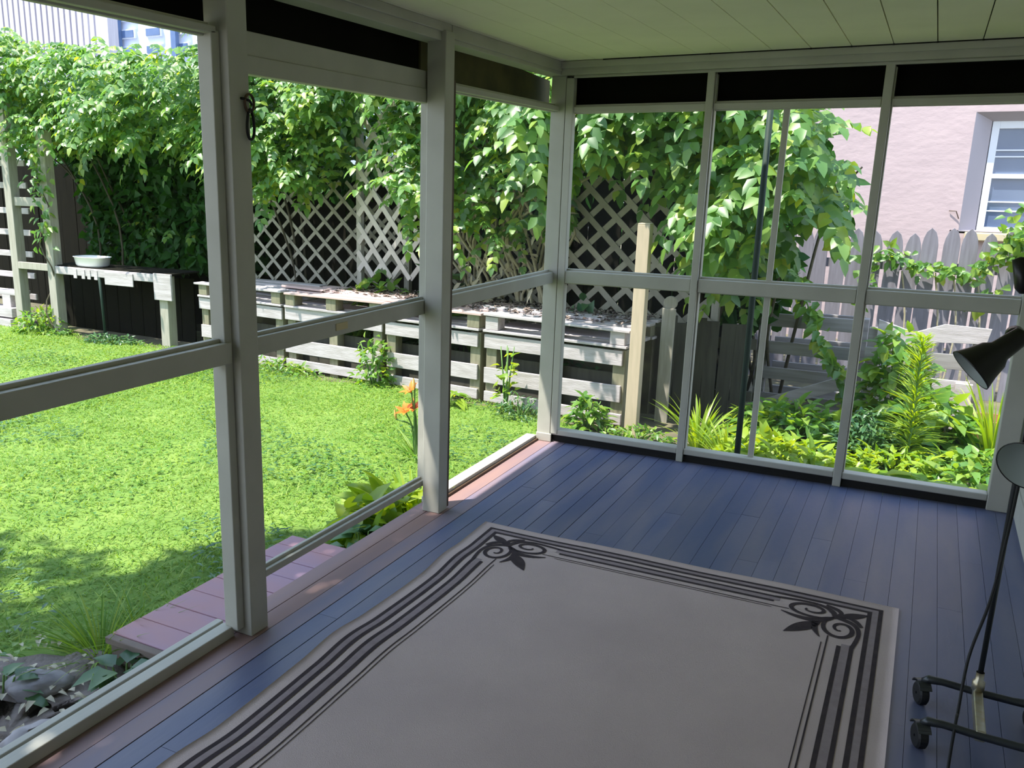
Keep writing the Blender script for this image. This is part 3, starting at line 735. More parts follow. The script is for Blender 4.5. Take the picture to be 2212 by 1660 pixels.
# ------------------------------------------------------------------ fences
board_fence('board_fence', 'tall board fence, coloured dark for the shade behind the vines and lattice', (-12.5, 3.95), (.55, 3.05), G, 1.65, M['fence_back'], .16)
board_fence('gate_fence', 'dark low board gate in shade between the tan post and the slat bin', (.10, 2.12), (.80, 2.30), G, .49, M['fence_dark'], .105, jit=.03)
b = MB(); b.box(.14, .24, 1.92, 1.945, G - .05, .60); b.lathe([(.001, .03), (.052, .03), (.052, -.0), (.001, -.0)], (.19, 1.945, .64), (0, 1, 0), 20)
tag(b.build('fence_stake', M['post_grey'], bevel=.003), 'single grey board with a round top leaning by the tan post', 'board')
board_fence('picket_fence', 'grey dog-eared picket fence in front of the pink house', (.20, 4.16), (3.1, 4.16), G, 1.16, M['picket'], .128, .020, .018, .03, True)
# slatted compost bin
cbn = thing('compost_bin', 'grey slatted compost bin in shade with a diagonal plank leaning on it', 'compost bin', (1.1, 2.8, G))
for z0, z1 in ((.42, .525), (.20, .30), (-.01, .085), (-.21, -.13)):
    b = MB(); b.box(.76, 1.50, 2.68, 2.705, z0, z1); b.build('slat', M['slat'], cbn, bevel=.003)
    b = MB(); b.box(.80, 1.50, 3.25, 3.275, z0 - .05, z1 - .05); b.build('slat', M['slat'], cbn, bevel=.003)
for x_ in (.74, 1.46):
    b = MB(); b.box(x_, x_ + .085, 2.705, 2.79, G, .53); b.build('corner_post', M['slat'], cbn, bevel=.004)
b = MB(); b.bar((.74, 2.60, -.27), (1.50, 2.62, .07), .10, .022, side=(0, 0, 1)); tag(b.build('leaning_plank', M['pallet'], bevel=.003), 'grey diagonal plank leaning across the front of the compost bin', 'plank')
# right pallet bin
r = thing('pallet', 'weathered pallet standing at the right among weeds, near the lamp shade', 'pallet', (2.0, 2.5, G))
b = MB(); b.prism([(1.62, 2.42, .45), (1.88, 2.42, .38), (2.02, 2.42, .44), (2.32, 2.42, .455), (2.34, 2.42, .565), (2.05, 2.42, .575), (1.86, 2.42, .50), (1.62, 2.42, .575)], (0, .02, 0)); b.build('slat', M['pallet'], r, bevel=.002)
for z0, z1, a_, c_ in ((.25, .36, 1.55, 2.30), (.03, .17, 1.60, 2.26), (-.2, -.10, 1.6, 2.26)):
    b = MB(); b.box(a_, c_, 2.44, 2.462, z0, z1); b.build('slat', M['pallet'] if z0 < .2 else M['slat'], r, bevel=.003)
b = MB(); b.box(2.17, 2.28, 2.40, 2.44, G, .16); b.build('leg', M['pallet'], r, bevel=.004)
for x_ in (1.56, 2.24):
    b = MB(); b.box(x_, x_ + .09, 2.462, 2.55, G, .50); b.build('stringer', M['slat'], r, bevel=.003)
b = MB(); b.box(2.55, 2.66, 2.05, 2.16, G - .05, .95); tag(b.build('wooden_post', M['post_new'], bevel=.005), 'tan wooden post at the right, behind the lamp shade', 'post')
b = MB(); b.lathe([(.001, 0), (.10, 0), (.14, .22), (.155, .22), (.155, .26), (.13, .26), (.12, .2), (.001, .2)], (2.42, 2.30, G), (0, 0, 1), 28); tag(b.build('flower_pot', M['terracotta'], smooth=False), 'terracotta flower pot among strap leaves at the right', 'pot')
b = MB(); b.tube([(1.045, .33, G - .03), (1.042, .33, .9), (1.036, .33, 2.1)], .017, 12); tag(b.build('metal_pole', M['green_pole'], smooth=True), 'dark green metal pole standing just outside the back wall', 'pole')

# ------------------------------------------------------------------ lattice panels
def lattice(lb, p0, p1, z0, z1, hx=.25, hz=.22, w_=.036, frame=True, tilt=0, m='lattice'):
    p0, p1 = np.array(p0, float), np.array(p1, float); Ln = np.linalg.norm(p1 - p0); t = (p1 - p0) / Ln; n = np.array([t[1], -t[0]])
    r = thing('lattice_panel', lb, 'lattice', (p0[0], p0[1], z0)); H = z1 - z0
    def W(s, z, o): return (p0[0] + t[0] * s + n[0] * (o - tilt * z), p0[1] + t[1] * s + n[1] * (o - tilt * z), z0 + z)
    for sg, off in ((1, .0), (-1, .010)):
        b = MB(); g = hz / hx; c = -H / g - hx
        while c < Ln + H / g + hx:
            pts = []
            for z in (0, H):
                s = c + sg * z / g
                pts.append([s, z])
            (sa, za), (sb, zb) = pts
            ta, tb = 0., 1.
            ds = sb - sa
            lo, hi = sorted((-sa / ds, (Ln - sa) / ds)); ta = max(ta, lo); tb = min(tb, hi)
            if tb - ta > .02:
                a = W(sa + ds * ta, H * ta, off); e = W(sa + ds * tb, H * tb, off)
                b.bar(a, e, .008, w_, side=(n[0], n[1], 0))
            c += hx
        b.build('slat_layer', M[m], r)
    if frame:
        for s in (.0, Ln):
            b = MB(); b.bar(W(s, G - z0, -.03), W(s, H + .03, -.03), .05, .06, side=(n[0], n[1], 0)); b.build('support_post', M['post_grey'], r)
    return r
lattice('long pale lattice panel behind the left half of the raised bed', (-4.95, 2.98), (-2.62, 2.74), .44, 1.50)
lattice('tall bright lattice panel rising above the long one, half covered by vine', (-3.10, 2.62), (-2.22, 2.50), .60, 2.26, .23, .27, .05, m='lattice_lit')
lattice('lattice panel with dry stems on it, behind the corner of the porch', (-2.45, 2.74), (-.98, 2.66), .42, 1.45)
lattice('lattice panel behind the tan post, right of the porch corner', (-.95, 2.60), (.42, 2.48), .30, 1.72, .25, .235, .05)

# ------------------------------------------------------------------ vines
def yb(x): return 2.32 - .06 * min(x, 0) if not hasattr(x, '__len__') else 2.32 - .06 * np.minimum(x, 0)
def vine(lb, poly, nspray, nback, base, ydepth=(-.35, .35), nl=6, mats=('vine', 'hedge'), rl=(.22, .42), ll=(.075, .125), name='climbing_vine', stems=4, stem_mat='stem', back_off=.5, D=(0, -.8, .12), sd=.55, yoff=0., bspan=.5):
    r = thing(name, lb, 'vine', (base[0], base[1], G))
    xs = [p[0] for p in poly]; zs = [p[1] for p in poly]
    def sample(n):
        x = rng.uniform(min(xs), max(xs), n * 5); z = rng.uniform(min(zs), max(zs), n * 5); k = in_poly(x, z, poly); return x[k][:n], z[k][:n]
    x, z = sample(nspray); n = len(x)
    lump = .16 * np.sin(x * 4.1 + z * 2.7) + .12 * np.sin(x * 2.3 - z * 5.1 + 1)
    y = yb(x) + yoff + rng.uniform(*ydepth, n) - lump
    lv = Leaves()
    d = np.array(D) + rng.normal(0, sd, (n, 3)) * np.array([1, .6, .7])
    sprays(lv, np.stack([x, y, z + .08], 1), d, nl, rl, ll)
    lv.build('foliage', M[mats[0]], r)
    if nback:
        x, z = sample(nback); n = len(x); lv = Leaves()
        y = yb(x) + yoff + back_off + rng.uniform(0, bspan, n)
        lv.add(np.stack([x, y, z], 1), rng.normal(0, 1, (n, 3)) + np.array([0, -.2, -.6]), np.array([0, -1, .6]) + rng.normal(0, .5, (n, 3)), rng.uniform(.11, .19, n), rng.uniform(.06, .11, n))
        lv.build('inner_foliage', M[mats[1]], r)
    x, z = sample(stems)
    for i in range(len(x)):
        bx = base[0] + (x[i] - base[0]) * .7 + random.uniform(-.1, .1)
        pts = smooth_path([(bx, base[1] + .1, G - .02), (bx + random.uniform(-.15, .15), float(yb(x[i])) + yoff + .3, G + (z[i] - G) * .5), (x[i], float(yb(x[i])) + yoff + .15, z[i]), (x[i] + random.uniform(-.3, .3), float(yb(x[i])) + yoff - .1, z[i] + .3)], 5)
        b = MB(); b.tube(pts, [.013 * (1 - .7 * k / len(pts)) + .003 for k in range(len(pts))], 6); b.build('stem', M[stem_mat], r, smooth=True)
    return r
vine('big sunlit vine covering the arbour above the potting shelf', [(-8.4, 1.75), (-6.95, 1.80), (-5.8, 1.85), (-5.3, 1.78), (-4.4, 1.72), (-4.3, 2.62), (-4.7, 2.60), (-5.2, 2.60), (-5.7, 2.72), (-6.3, 2.76), (-6.7, 2.86), (-7.05, 2.72), (-7.5, 2.98), (-8.4, 3.1)], 980, 2600, (-6.0, 2.9), ydepth=(-.75, .25), D=(0, -.7, .1), back_off=.2, bspan=1.25)
vine('dense vine over the left lattice, seen through the screen door', [(-4.6, 1.50), (-4.2, 1.42), (-3.75, 1.28), (-3.31, 1.38), (-3.15, 1.55), (-3.0, 2.3), (-2.45, 2.4), (-2.3, 1.7), (-1.75, 1.6), (-1.75, 2.85), (-4.6, 2.85)], 720, 1500, (-3.4, 2.9), ydepth=(-.55, .2))
vine('vine with dry tan stems between the door post and the corner post', [(-2.35, 1.50), (-1.9, .95), (-1.6, 1.15), (-1.3, .85), (-1.0, 1.2), (-.75, 1.62), (-.75, 2.7), (-2.35, 2.7)], 430, 900, (-1.6, 2.8), ydepth=(-.55, .2), stems=14, stem_mat='stem_tan')
vine('bold-leaved vine hanging over the lattice right of the corner post', [(-.95, 1.66), (-.29, 1.70), (.16, 1.55), (.40, 1.05), (.62, .80), (.80, .95), (.92, 1.30), (1.34, 1.28), (1.22, 1.60), (1.06, 1.92), (.88, 2.12), (.80, 2.75), (-.95, 2.75)], 640, 1200, (.3, 2.9), ydepth=(-.75, .2), rl=(.28, .5), ll=(.10, .155), nl=6, D=(.1, -.8, .05))
vine('vine tail hanging in shade between the mullions above the dark gate', [(.45, .45), (.85, .40), (.95, 1.0), (.75, 1.3), (.45, 1.2)], 26, 420, (.65, 2.8), ydepth=(.0, .3), back_off=.25, stems=3)
vine('dark leafy shrub in shade behind the potting shelf', [(-7.6, .45), (-4.9, .45), (-4.6, 2.0), (-7.9, 2.0)], 24, 4600, (-5.7, 3.3), ydepth=(.3, .6), back_off=.15, yoff=.2, name='shade_shrub', stems=4)
# dry stalks and dead leaves on the corner lattice
r = thing('dry_vine', 'tangle of dead tan stalks and dry leaves on the lattice by the porch corner', 'dead vine', (-1.5, 2.6, G))
for i in range(16):
    x_ = random.uniform(-2.1, -.85); pts = smooth_path([(x_, 2.62, G), (x_ + random.uniform(-.25, .25), 2.45, .55), (x_ + random.uniform(-.4, .4), 2.45, 1.1), (x_ + random.uniform(-.6, .6), 2.4, 1.6)], 5)
    b = MB(); b.tube(pts, [.013] * len(pts), 5); b.build('stalk', M['stem_tan'], r, smooth=True)
lv = Leaves(); n = 210; x = rng.uniform(-2.15, -.85, n); z = rng.uniform(.5, 1.75, n)
lv.add(np.stack([x, 2.38 + rng.uniform(-.15, .15, n), z], 1), rng.normal(0, .6, (n, 3)) + np.array([0, -.2, -.6]), (0, -1, .4), rng.uniform(.06, .15, n), rng.uniform(.02, .045, n), .2, .3)
lv.build('dead_leaves', M['dry'], r)

# tall hedge behind everything
def blob_leaves(lv, c, rad, n, L=(.10, .17), up=.3, wd=.55):
    c = np.array(c); rad = np.array(rad); u = rng.normal(0, 1, (n, 3)); u /= np.linalg.norm(u, axis=1, keepdims=True)
    q = rng.uniform(.72, 1.02, n)[:, None]; p = c + u * rad * q
    d = u * .6 + rng.normal(0, .55, (n, 3)) + np.array([0, 0, -.25]); nor = u + np.array([0, 0, up]) + rng.normal(0, .3, (n, 3))
    l = rng.uniform(*L, n); lv.add(p, d, nor, l, l * wd, .15, .25)
for i, (cx, cz, rz, lb) in enumerate(((-10.6, 1.3, 1.45, 'dark hedge mass at the far left behind the slat screen'), (-8.6, 1.3, 1.35, 'dark hedge mass behind the far left of the arbour'), (-6.6, 1.3, 1.20, 'dark hedge mass behind the potting shelf vine'), (-4.6, 1.35, 1.30, 'dark hedge mass behind the first vine and the lattice'), (-2.6, 1.35, 1.45, 'dark hedge mass behind the tall lattice panel'), (-.7, 1.35, 1.5, 'dark hedge mass behind the porch corner lattice'))):
    r = thing('hedge', lb, 'hedge', (cx, 4.6, G), 'hedges along the back of the garden')
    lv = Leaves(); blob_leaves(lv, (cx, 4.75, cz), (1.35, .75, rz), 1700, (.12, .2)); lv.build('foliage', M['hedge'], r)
    b = MB(); b.tube([(cx, 4.8, G), (cx + .05, 4.75, .8), (cx - .05, 4.7, 1.5)], [.06, .05, .03], 8); b.build('trunk', M['stem'], r, smooth=True)

# vine strung along the picket fence
r = thing('climbing_vine', 'thin vine strung along the front of the grey picket fence', 'vine', (1.9, 4.05, G))
path = smooth_path([(1.35, 4.08, G), (1.42, 4.08, .6), (1.50, 4.08, .96), (1.70, 4.07, .90), (1.88, 4.07, .84), (2.05, 4.07, .80), (2.25, 4.07, .82), (2.38, 4.07, .93), (2.54, 4.06, 1.12), (2.66, 4.05, 1.22)], 8)
b = MB(); b.tube(path, .008, 6); b.build('stem', M['green_stem'], r, smooth=True)
lv = Leaves()
for p in path[6:]:
    n = 3; lv.add(np.array(p) + rng.normal(0, .04, (n, 3)) + np.array([0, -.03, 0]), rng.normal(0, .8, (n, 3)) + np.array([0, -.3, -.3]), np.array([0, -1, .6]) + rng.normal(0, .3, (n, 3)), rng.uniform(.06, .11, n), rng.uniform(.04, .06, n))
n = 90; lv.add(np.array([2.55, 4.02, 1.10]) + rng.normal(0, .12, (n, 3)) * np.array([1, .4, 1.2]), rng.normal(0, .8, (n, 3)), np.array([0, -1, .6]) + rng.normal(0, .3, (n, 3)), rng.uniform(.07, .12, n), .06)
n = 14; lv.add(np.array([2.33, 4.05, .62]) + rng.normal(0, .05, (n, 3)) * np.array([1, .3, 1]), rng.normal(0, .8, (n, 3)), np.array([0, -1, .6]), rng.uniform(.07, .12, n), .07)
lv.build('foliage', M['plant'], r)
for x_ in (1.72, 1.98, 2.12, 2.30):
    b = MB(); b.tube(smooth_path([(x_, 4.12, G), (x_ + .05, 4.11, .3), (x_ - .03, 4.10, .8)], 5), .009, 6); b.build('stem', M['stem_tan'], r, smooth=True)

# ------------------------------------------------------------------ low planting
def plant_root(name, lb, cat, p, group=None): return thing(name, lb, cat, (p[0], p[1], G), group)
def bush(name, lb, p, rx, ry, h, n, L, m, group=None, wd=.5, cat='plant'):
    r = plant_root(name, lb, cat, p, group); lv = Leaves()
    u = rng.normal(0, 1, (n, 3)); u[:, 2] = np.abs(u[:, 2]); u /= np.linalg.norm(u, axis=1, keepdims=True)
    q = rng.uniform(.35, 1.0, n)[:, None] ** .6
    pos = np.array([p[0], p[1], G]) + u * np.array([rx, ry, h]) * q
    l = rng.uniform(*L, n); d = u * np.array([1, 1, .25]) + rng.normal(0, .45, (n, 3)); lv.add(pos, d, np.array([0, 0, 1.]) + u * .5 + rng.normal(0, .3, (n, 3)), l, l * wd, .18, .35)
    lv.build('foliage', M[m], r)
    for k in range(4):
        a = k * 1.6 + .4; b = MB(); b.tube([(p[0], p[1], G - .02), (p[0] + .3 * rx * math.cos(a), p[1] + .3 * ry * math.sin(a), G + h * .45), (p[0] + .6 * rx * math.cos(a), p[1] + .6 * ry * math.sin(a), G + h * .8)], [.010, .007, .004], 5); b.build('stem', M['green_stem'], r, smooth=True)
    return r
def strap(name, lb, p, n, L, Wd, m, spread=.35, group=None, lean=.6, cat='plant', up=.9, build_only=None):
    r = build_only or plant_root(name, lb, cat, p, group); lv = Leaves()
    a = rng.uniform(0, 6.283, n); q = rng.uniform(.3, 1, n)
    d = np.stack([np.cos(a) * q * spread, np.sin(a) * q * spread, up * np.ones(n)], 1); d /= np.linalg.norm(d, axis=1, keepdims=True)
    lv.blades(np.stack([p[0] + np.cos(a) * .05 * q, p[1] + np.sin(a) * .05 * q, G * np.ones(n) - .01], 1), d, np.stack([np.cos(a) * lean * q, np.sin(a) * lean * q, -.35 * q], 1), rng.uniform(*L, n), rng.uniform(*Wd, n), 6)
    lv.build('blades', M[m], r); return r
def rosette(name, lb, p, n, L, wd, m, h=.16, group=None, cat='plant'):
    r = plant_root(name, lb, cat, p, group); lv = Leaves()
    a = rng.uniform(0, 6.283, n); q = rng.uniform(.2, 1, n); l = rng.uniform(*L, n)
    pos = np.stack([p[0] + np.cos(a) * .12 * q, p[1] + np.sin(a) * .12 * q, G + h * (1.15 - .6 * q)], 1)
    lv.add(pos, np.stack([np.cos(a), np.sin(a), .55 - .5 * q], 1), np.stack([-.3 * np.cos(a), -.3 * np.sin(a), np.ones(n)], 1), l, l * wd, .14, .45)
    lv.build('leaves', M[m], r)
    b = MB()
    for k in range(0, n, 2): b.tube([(p[0], p[1], G - .01), (pos[k][0], pos[k][1], pos[k][2])], .004, 5)
    b.build('leaf_stalks', M['green_stem'], r); return r
# outside the back wall
bush('leafy_bush', 'round bright green leafy bush at the foot of the compost bin', (1.17, 1.70), .48, .40, .35, 900, (.07, .12), 'plant', wd=.55)
bush('leafy_bush', 'low yellow-green bush close to the porch between the mullions', (1.22, .95), .46, .30, .27, 520, (.07, .12), 'lime', wd=.55)
strap('day_lily_clump', 'clump of arching strap leaves left of the green metal pole', (.62, 1.30), 70, (.28, .5), (.016, .026), 'lime')
strap('day_lily_clump', 'second clump of arching strap leaves, tucked right beside the green metal pole', (.86, 1.05), 60, (.22, .42), (.016, .026), 'lime')
bush('leafy_bush', 'tall shaded vine-like bush left of the feathery spike plant', (1.80, 2.12), .26, .26, .92, 480, (.09, .14), 'plant', wd=.6)
bush('leafy_bush', 'broad-leaved bush in front of the right-hand pallet leg', (2.02, 1.85), .30, .28, .52, 460, (.10, .16), 'plant', wd=.7)
bush('leafy_bush', 'fine blue-green bush in front of the wide right mullion', (1.66, 1.45), .24, .22, .42, 700, (.035, .06), 'plant_dk', wd=.45)
rosette('broadleaf_weed', 'large-leaved weed hugging the sill, just right of the wide mullion', (1.78, .78), 26, (.16, .26), .45, 'lime', .17)
rosette('broadleaf_weed', 'large-leaved weed hugging the sill below the feathery spike plant', (2.02, .72), 26, (.15, .25), .42, 'plant', .17)
rosette('broadleaf_weed', 'large-leaved weed hugging the sill by the last post', (2.30, .74), 26, (.13, .22), .45, 'lime', .16)
rosette('broadleaf_weed', 'large-leaved weed against the sill in the middle bay of the back wall', (1.40, .62), 24, (.13, .22), .45, 'plant', .15)
bush('ground_cover', 'mixed low ground cover at the right corner under the lamp shade', (2.32, 1.30), .42, .36, .26, 520, (.07, .13), 'plant', wd=.4, cat='ground cover')
bush('ground_cover', 'mixed low ground cover behind the large weeds, mid right', (1.86, 1.15), .40, .30, .24, 480, (.06, .11), 'lime', wd=.4, cat='ground cover')
strap('iris_clump', 'tall pale strap-leaved iris clump by the last post', (2.42, 1.82), 80, (.4, .8), (.018, .03), 'lime', spread=.28, lean=.35)
# feathery spike
r = plant_root('spike_plant', 'tall feathery yellow-green spike plant rising among the weeds', 'plant', (1.93, 1.42))
b = MB(); b.tube([(1.93, 1.42, G - .02), (1.925, 1.41, .15), (1.915, 1.40, .62)], [.010, .008, .004], 6); b.build('stem', M['green_stem'], r)
lv = Leaves(); n = 420; t = rng.uniform(0, 1, n); a = rng.uniform(0, 6.283, n)
rad = .20 * (1 - t) + .055
pos = np.stack([1.93 - .015 * t + np.cos(a) * .01, 1.42 - .02 * t + np.sin(a) * .01, G + .12 + t * .80], 1)
lv.blades(pos, np.stack([np.cos(a) * .9, np.sin(a) * .9, .55 + .3 * t], 1), np.stack([np.cos(a) * .2, np.sin(a) * .2, -.35 * (1 - t)], 1), rad * rng.uniform(.7, 1.1, n), .013, 4)
lv.build('feathery_leaves', M['lime'], r)
# by the pallets and the corner
bush('weed_clump', 'pale weed clump with white seed heads at the corner of the lawn, below the pallets', (-.78, 1.36), .22, .16, .22, 260, (.03, .06), 'plant_dk', wd=.35, cat='weed')
bush('weed_clump', 'leafy weed clump beside the tan post', (-.22, 1.36), .16, .10, .30, 150, (.06, .11), 'plant', wd=.5, cat='weed')
rosette('broadleaf_weed', 'thick-leaved weed at the lawn edge right of the second post', (-1.45, 1.48), 18, (.10, .16), .5, 'lime', .12)
bush('weed_clump', 'low white-flowered weeds at the foot of the dark gate', (.20, 1.30), .28, .12, .12, 240, (.03, .06), 'plant', wd=.5, cat='weed')
bush('weed_clump', 'leafy weed clump at the foot of the vine-wrapped arbour post', (-7.15, 2.02), .40, .25, .32, 420, (.05, .09), 'plant', cat='weed')
bush('weed_clump', 'low pale weeds along the lawn edge under the potting shelf', (-5.95, 1.98), .55, .15, .12, 420, (.04, .07), 'plant_dk', cat='weed')
bush('weed_clump', 'low pale weeds along the lawn edge left of the screen door middle', (-3.55, 1.78), .60, .15, .12, 420, (.04, .07), 'plant', cat='weed')
bush('bed_plant', 'leafy plant spilling forward over the raised bed behind the loose planks', (-2.75, 2.45), .42, .30, .98, 420, (.10, .17), 'plant', wd=.55)
bush('bed_plant', 'big drooping leaves on the raised bed next to the second post', (-2.05, 2.35), .30, .25, 1.02, 200, (.15, .26), 'plant_dk', wd=.6)
bush('bed_plant', 'broad green leaves growing on the bed just right of the second post', (-1.75, 2.30), .24, .22, 1.05, 120, (.14, .22), 'plant', wd=.75)
bush('bed_plant', 'dark leafy plant on the bed behind the first panel of the back wall', (-.55, 2.25), .42, .20, .88, 260, (.08, .13), 'plant_dk', wd=.6)
bush('ivy_clump', 'ivy growing out between the pallet slats left of the second post', (-2.35, 1.70), .20, .12, .52, 170, (.05, .09), 'plant', wd=.65)
bush('ivy_clump', 'single vine shoot in front of the pallets seen in the corner bay', (-.95, 1.48), .09, .08, .70, 46, (.06, .10), 'lime', wd=.6)
r = plant_root('climbing_vine', 'vine shoot climbing the front of the compost bin', 'vine', (1.30, 2.55))
pth = smooth_path([(1.46, 2.52, -.28), (1.44, 2.52, .02), (1.30, 2.54, .22), (1.18, 2.56, .45), (1.10, 2.6, .62), (1.0, 2.6, .85)], 8)
b = MB(); b.tube(pth, .006, 6); b.build('stem', M['green_stem'], r)
lv = Leaves()
for p in pth[4:]: lv.add(np.array(p) + rng.normal(0, .03, (3, 3)), rng.normal(0, .7, (3, 3)) + np.array([0, -.4, -.4]), (0, -1, .5), rng.uniform(.08, .14, 3), .06)
lv.build('foliage', M['plant'], r)
# vine wrapping the arbour post
r = plant_root('climbing_vine', 'pale vine shoot wrapped around the arbour post left of the white dish', 'vine', (-6.95, 2.0))
pth = [(-6.95 + .085 * math.cos(t * 1.1), 2.02 - .05 * math.sin(t * 1.1), G + t * .135) for t in range(0, 17)]
b = MB(); b.tube(pth, .009, 6); b.build('stem', M['stem'], r)
lv = Leaves(); n = 90; t = rng.uniform(.35, 1, n) ** .7
lv.add(np.stack([-6.95 + rng.normal(0, .08, n), 1.99 + rng.normal(0, .03, n), G + t * 2.1], 1), rng.normal(0, .6, (n, 3)) + np.array([0, -.3, -.5]), (0, -.6, .8), rng.uniform(.07, .12, n), .055)
lv.build('foliage', M['vine'], r)
# beside the porch
strap('day_lily_clump', 'clump of broad yellow-green strap leaves below the screen door, by the second post', (-.30, -1.12), 110, (.26, .44), (.024, .040), 'lime', spread=.55, lean=.6)
bush('leafy_bush', 'low bright yellow-green leaves below the screen door, beyond the step end', (-.36, -1.28), .24, .34, .30, 300, (.10, .17), 'lime', wd=.55)
rosette('broadleaf_weed', 'dark round-leaved weed growing at the far end of the porch step', (-.32, -1.58), 30, (.07, .12), .7, 'plant_dk', .20)
strap('grass_tuft', 'long wild grass tuft at the near outer corner of the step', (-.74, -2.80), 150, (.16, .34), (.005, .010), 'grass', spread=.7, lean=.7, cat='grass tuft')
strap('grass_tuft', 'arching grass tuft standing against the outer side of the step', (-.72, -2.62), 60, (.14, .28), (.006, .012), 'grass', spread=.6, lean=.8, cat='grass tuft')
rosette('broadleaf_weed', 'grey-green broad weed in the shade of the step end', (-.44, -2.96), 24, (.07, .13), .65, 'plant_dk', .15)
rosette('broadleaf_weed', 'bluish green weed between the two rocks nearest the lawn edge', (-.76, -3.22), 20, (.07, .12), .6, 'plant_dk', .14)
rosette('broadleaf_weed', 'flat dull green weed between the rocks and the porch sill', (-.30, -3.12), 18, (.08, .13), .6, 'plant_dk', .14)
# orange day lily
r = plant_root('day_lily', 'orange day lily in bloom on the lawn, left of the second post', 'flower', (-.95, .05))
def lily_flower(o, ax, L, opened, m, nm):
    o = Vector(o); ax = Vector(ax).normalized(); u = ax.cross(Vector((0, 0, 1)) if abs(ax.z) < .9 else Vector((1, 0, 0))).normalized(); w = ax.cross(u)
    lv = Leaves()
    for k in range(6):
        a = k * math.pi / 3; rd = u * math.cos(a) + w * math.sin(a)
        d = ax * (1 - opened * .45) + rd * opened * .8
        lv.add([tuple(o)], [tuple(d)], [tuple(ax * .7 - rd)], L, L * .42, .15, .35 * opened)
    return lv.build(nm, M[m], r)
for (bx, by), (hx, hy, hz), fl in (((-.95, .06), (-1.00, .05, .17), 1), ((-.97, .05), (-1.03, .03, .03), 1), ((-.95, .04), (-.975, .05, .20), 0), ((-.96, .06), (-1.10, .02, -.02), 0), ((-.94, .06), (-.985, .07, .05), 1)):
    b = MB(); b.tube(smooth_path([(bx, by, G - .02), (bx - .02, by, G + .22), (hx, hy, hz)], 5), .005, 6); s_ = b.build('stem', M['green_stem'], r, smooth=True)
    if fl: lily_flower((hx, hy, hz), (-.2 + random.uniform(-.2, .2), -.5, .8), .085, .75, 'orange', 'flower')
    else:
        b = MB(); b.lathe([(.004, 0), (.009, .015), (.011, .035), (.003, .07)], (hx, hy, hz), (-.1, -.1, 1), 10); b.build('bud', M['bud'], r, smooth=True)
strap('', '', (-.95, .06), 30, (.2, .36), (.014, .022), 'plant', spread=.5, build_only=r)

# ------------------------------------------------------------------ pink house behind the picket fence
hs = thing('house', 'pink stucco house wall with a white sash window behind the picket fence', 'house', (2.2, 7.0, G))
wx0, wx1, wz0, wz1 = 2.14, 3.5, 1.04, 2.33
b = MB(); b.box(-1.6, wx0, 7.0, 7.3, G, 6.0); b.box(wx1, 7.5, 7.0, 7.3, G, 6.0); b.box(wx0, wx1, 7.0, 7.3, G, wz0); b.box(wx0, wx1, 7.0, 7.3, wz1, 6.0); b.build('stucco_wall', M['stucco'], hs)
b = MB(); b.prism([(wx0, 7.0, wz0), (wx0 + .17, 7.16, wz0), (wx0 + .17, 7.2, wz0), (wx0, 7.2, wz0)], (0, 0, wz1 - wz0)); b.prism([(wx1, 7.0, wz0), (wx1, 7.2, wz0), (wx1 - .17, 7.2, wz0), (wx1 - .17, 7.16, wz0)], (0, 0, wz1 - wz0))
b.prism([(wx0, 7.0, wz1), (wx0, 7.2, wz1), (wx0, 7.2, wz1 - .09), (wx0, 7.16, wz1 - .09)], (wx1 - wx0, 0, 0)); b.build('window_reveal', M['reveal'], hs)
wx0 += .165; wx1 -= .165; wz1 -= .085
wf = MB(); wf.box(wx0 + .012, wx0 + .085, 7.17, 7.24, wz0, wz1); wf.box(wx1 - .085, wx1 - .012, 7.17, 7.24, wz0, wz1); wf.box(wx0 + .0851, wx1 - .0851, 7.172, 7.24, wz1 - .085, wz1); wf.box(wx0 + .0851, wx1 - .0851, 7.16, 7.24, 1.625, 1.675); wf.box(wx0 + .0851, wx1 - .0851, 7.172, 7.24, wz0, wz0 + .05)
fr = wf.build('window_frame', M['white'], hs, bevel=.004)
for z_ in (1.86, 1.93, 1.27, 1.37):
    b = MB(); b.box(wx0 + .08, wx1 - .08, 7.185, 7.20, z_ - .007, z_ + .007); b.build('glazing_bar', M['white'], fr)
b = MB(); b.box(wx0 + .08, wx1 - .08, 7.20, 7.206, wz0, wz1 - .08); b.build('pane', M['glass_blue'], fr)
b = MB(); b.box(wx0 - .2, wx1 + .2, 7.242, 7.29, wz0 - .1, wz1 + .2); b.build('window_backing', M['reveal'], hs)
b = MB(); b.box(wx0 - .25, wx1 + .25, 7.0, 7.25, wz0 - .02, wz0 + .012); b.build('window_sill', M['reveal'], hs)
b = MB(); b.box(wx0 - .10, wx1 + .1, 6.90, 7.17, wz0 - .095, wz0 - .005); b.build('window_ledge', M['tan'], hs, bevel=.012)
b = MB(); b.tube([(2.02, 6.985, 1.265), (2.09, 6.96, 1.262), (2.125, 6.97, 1.18)], .006, 6); b.build('bent_wire', M['jamb'], hs)
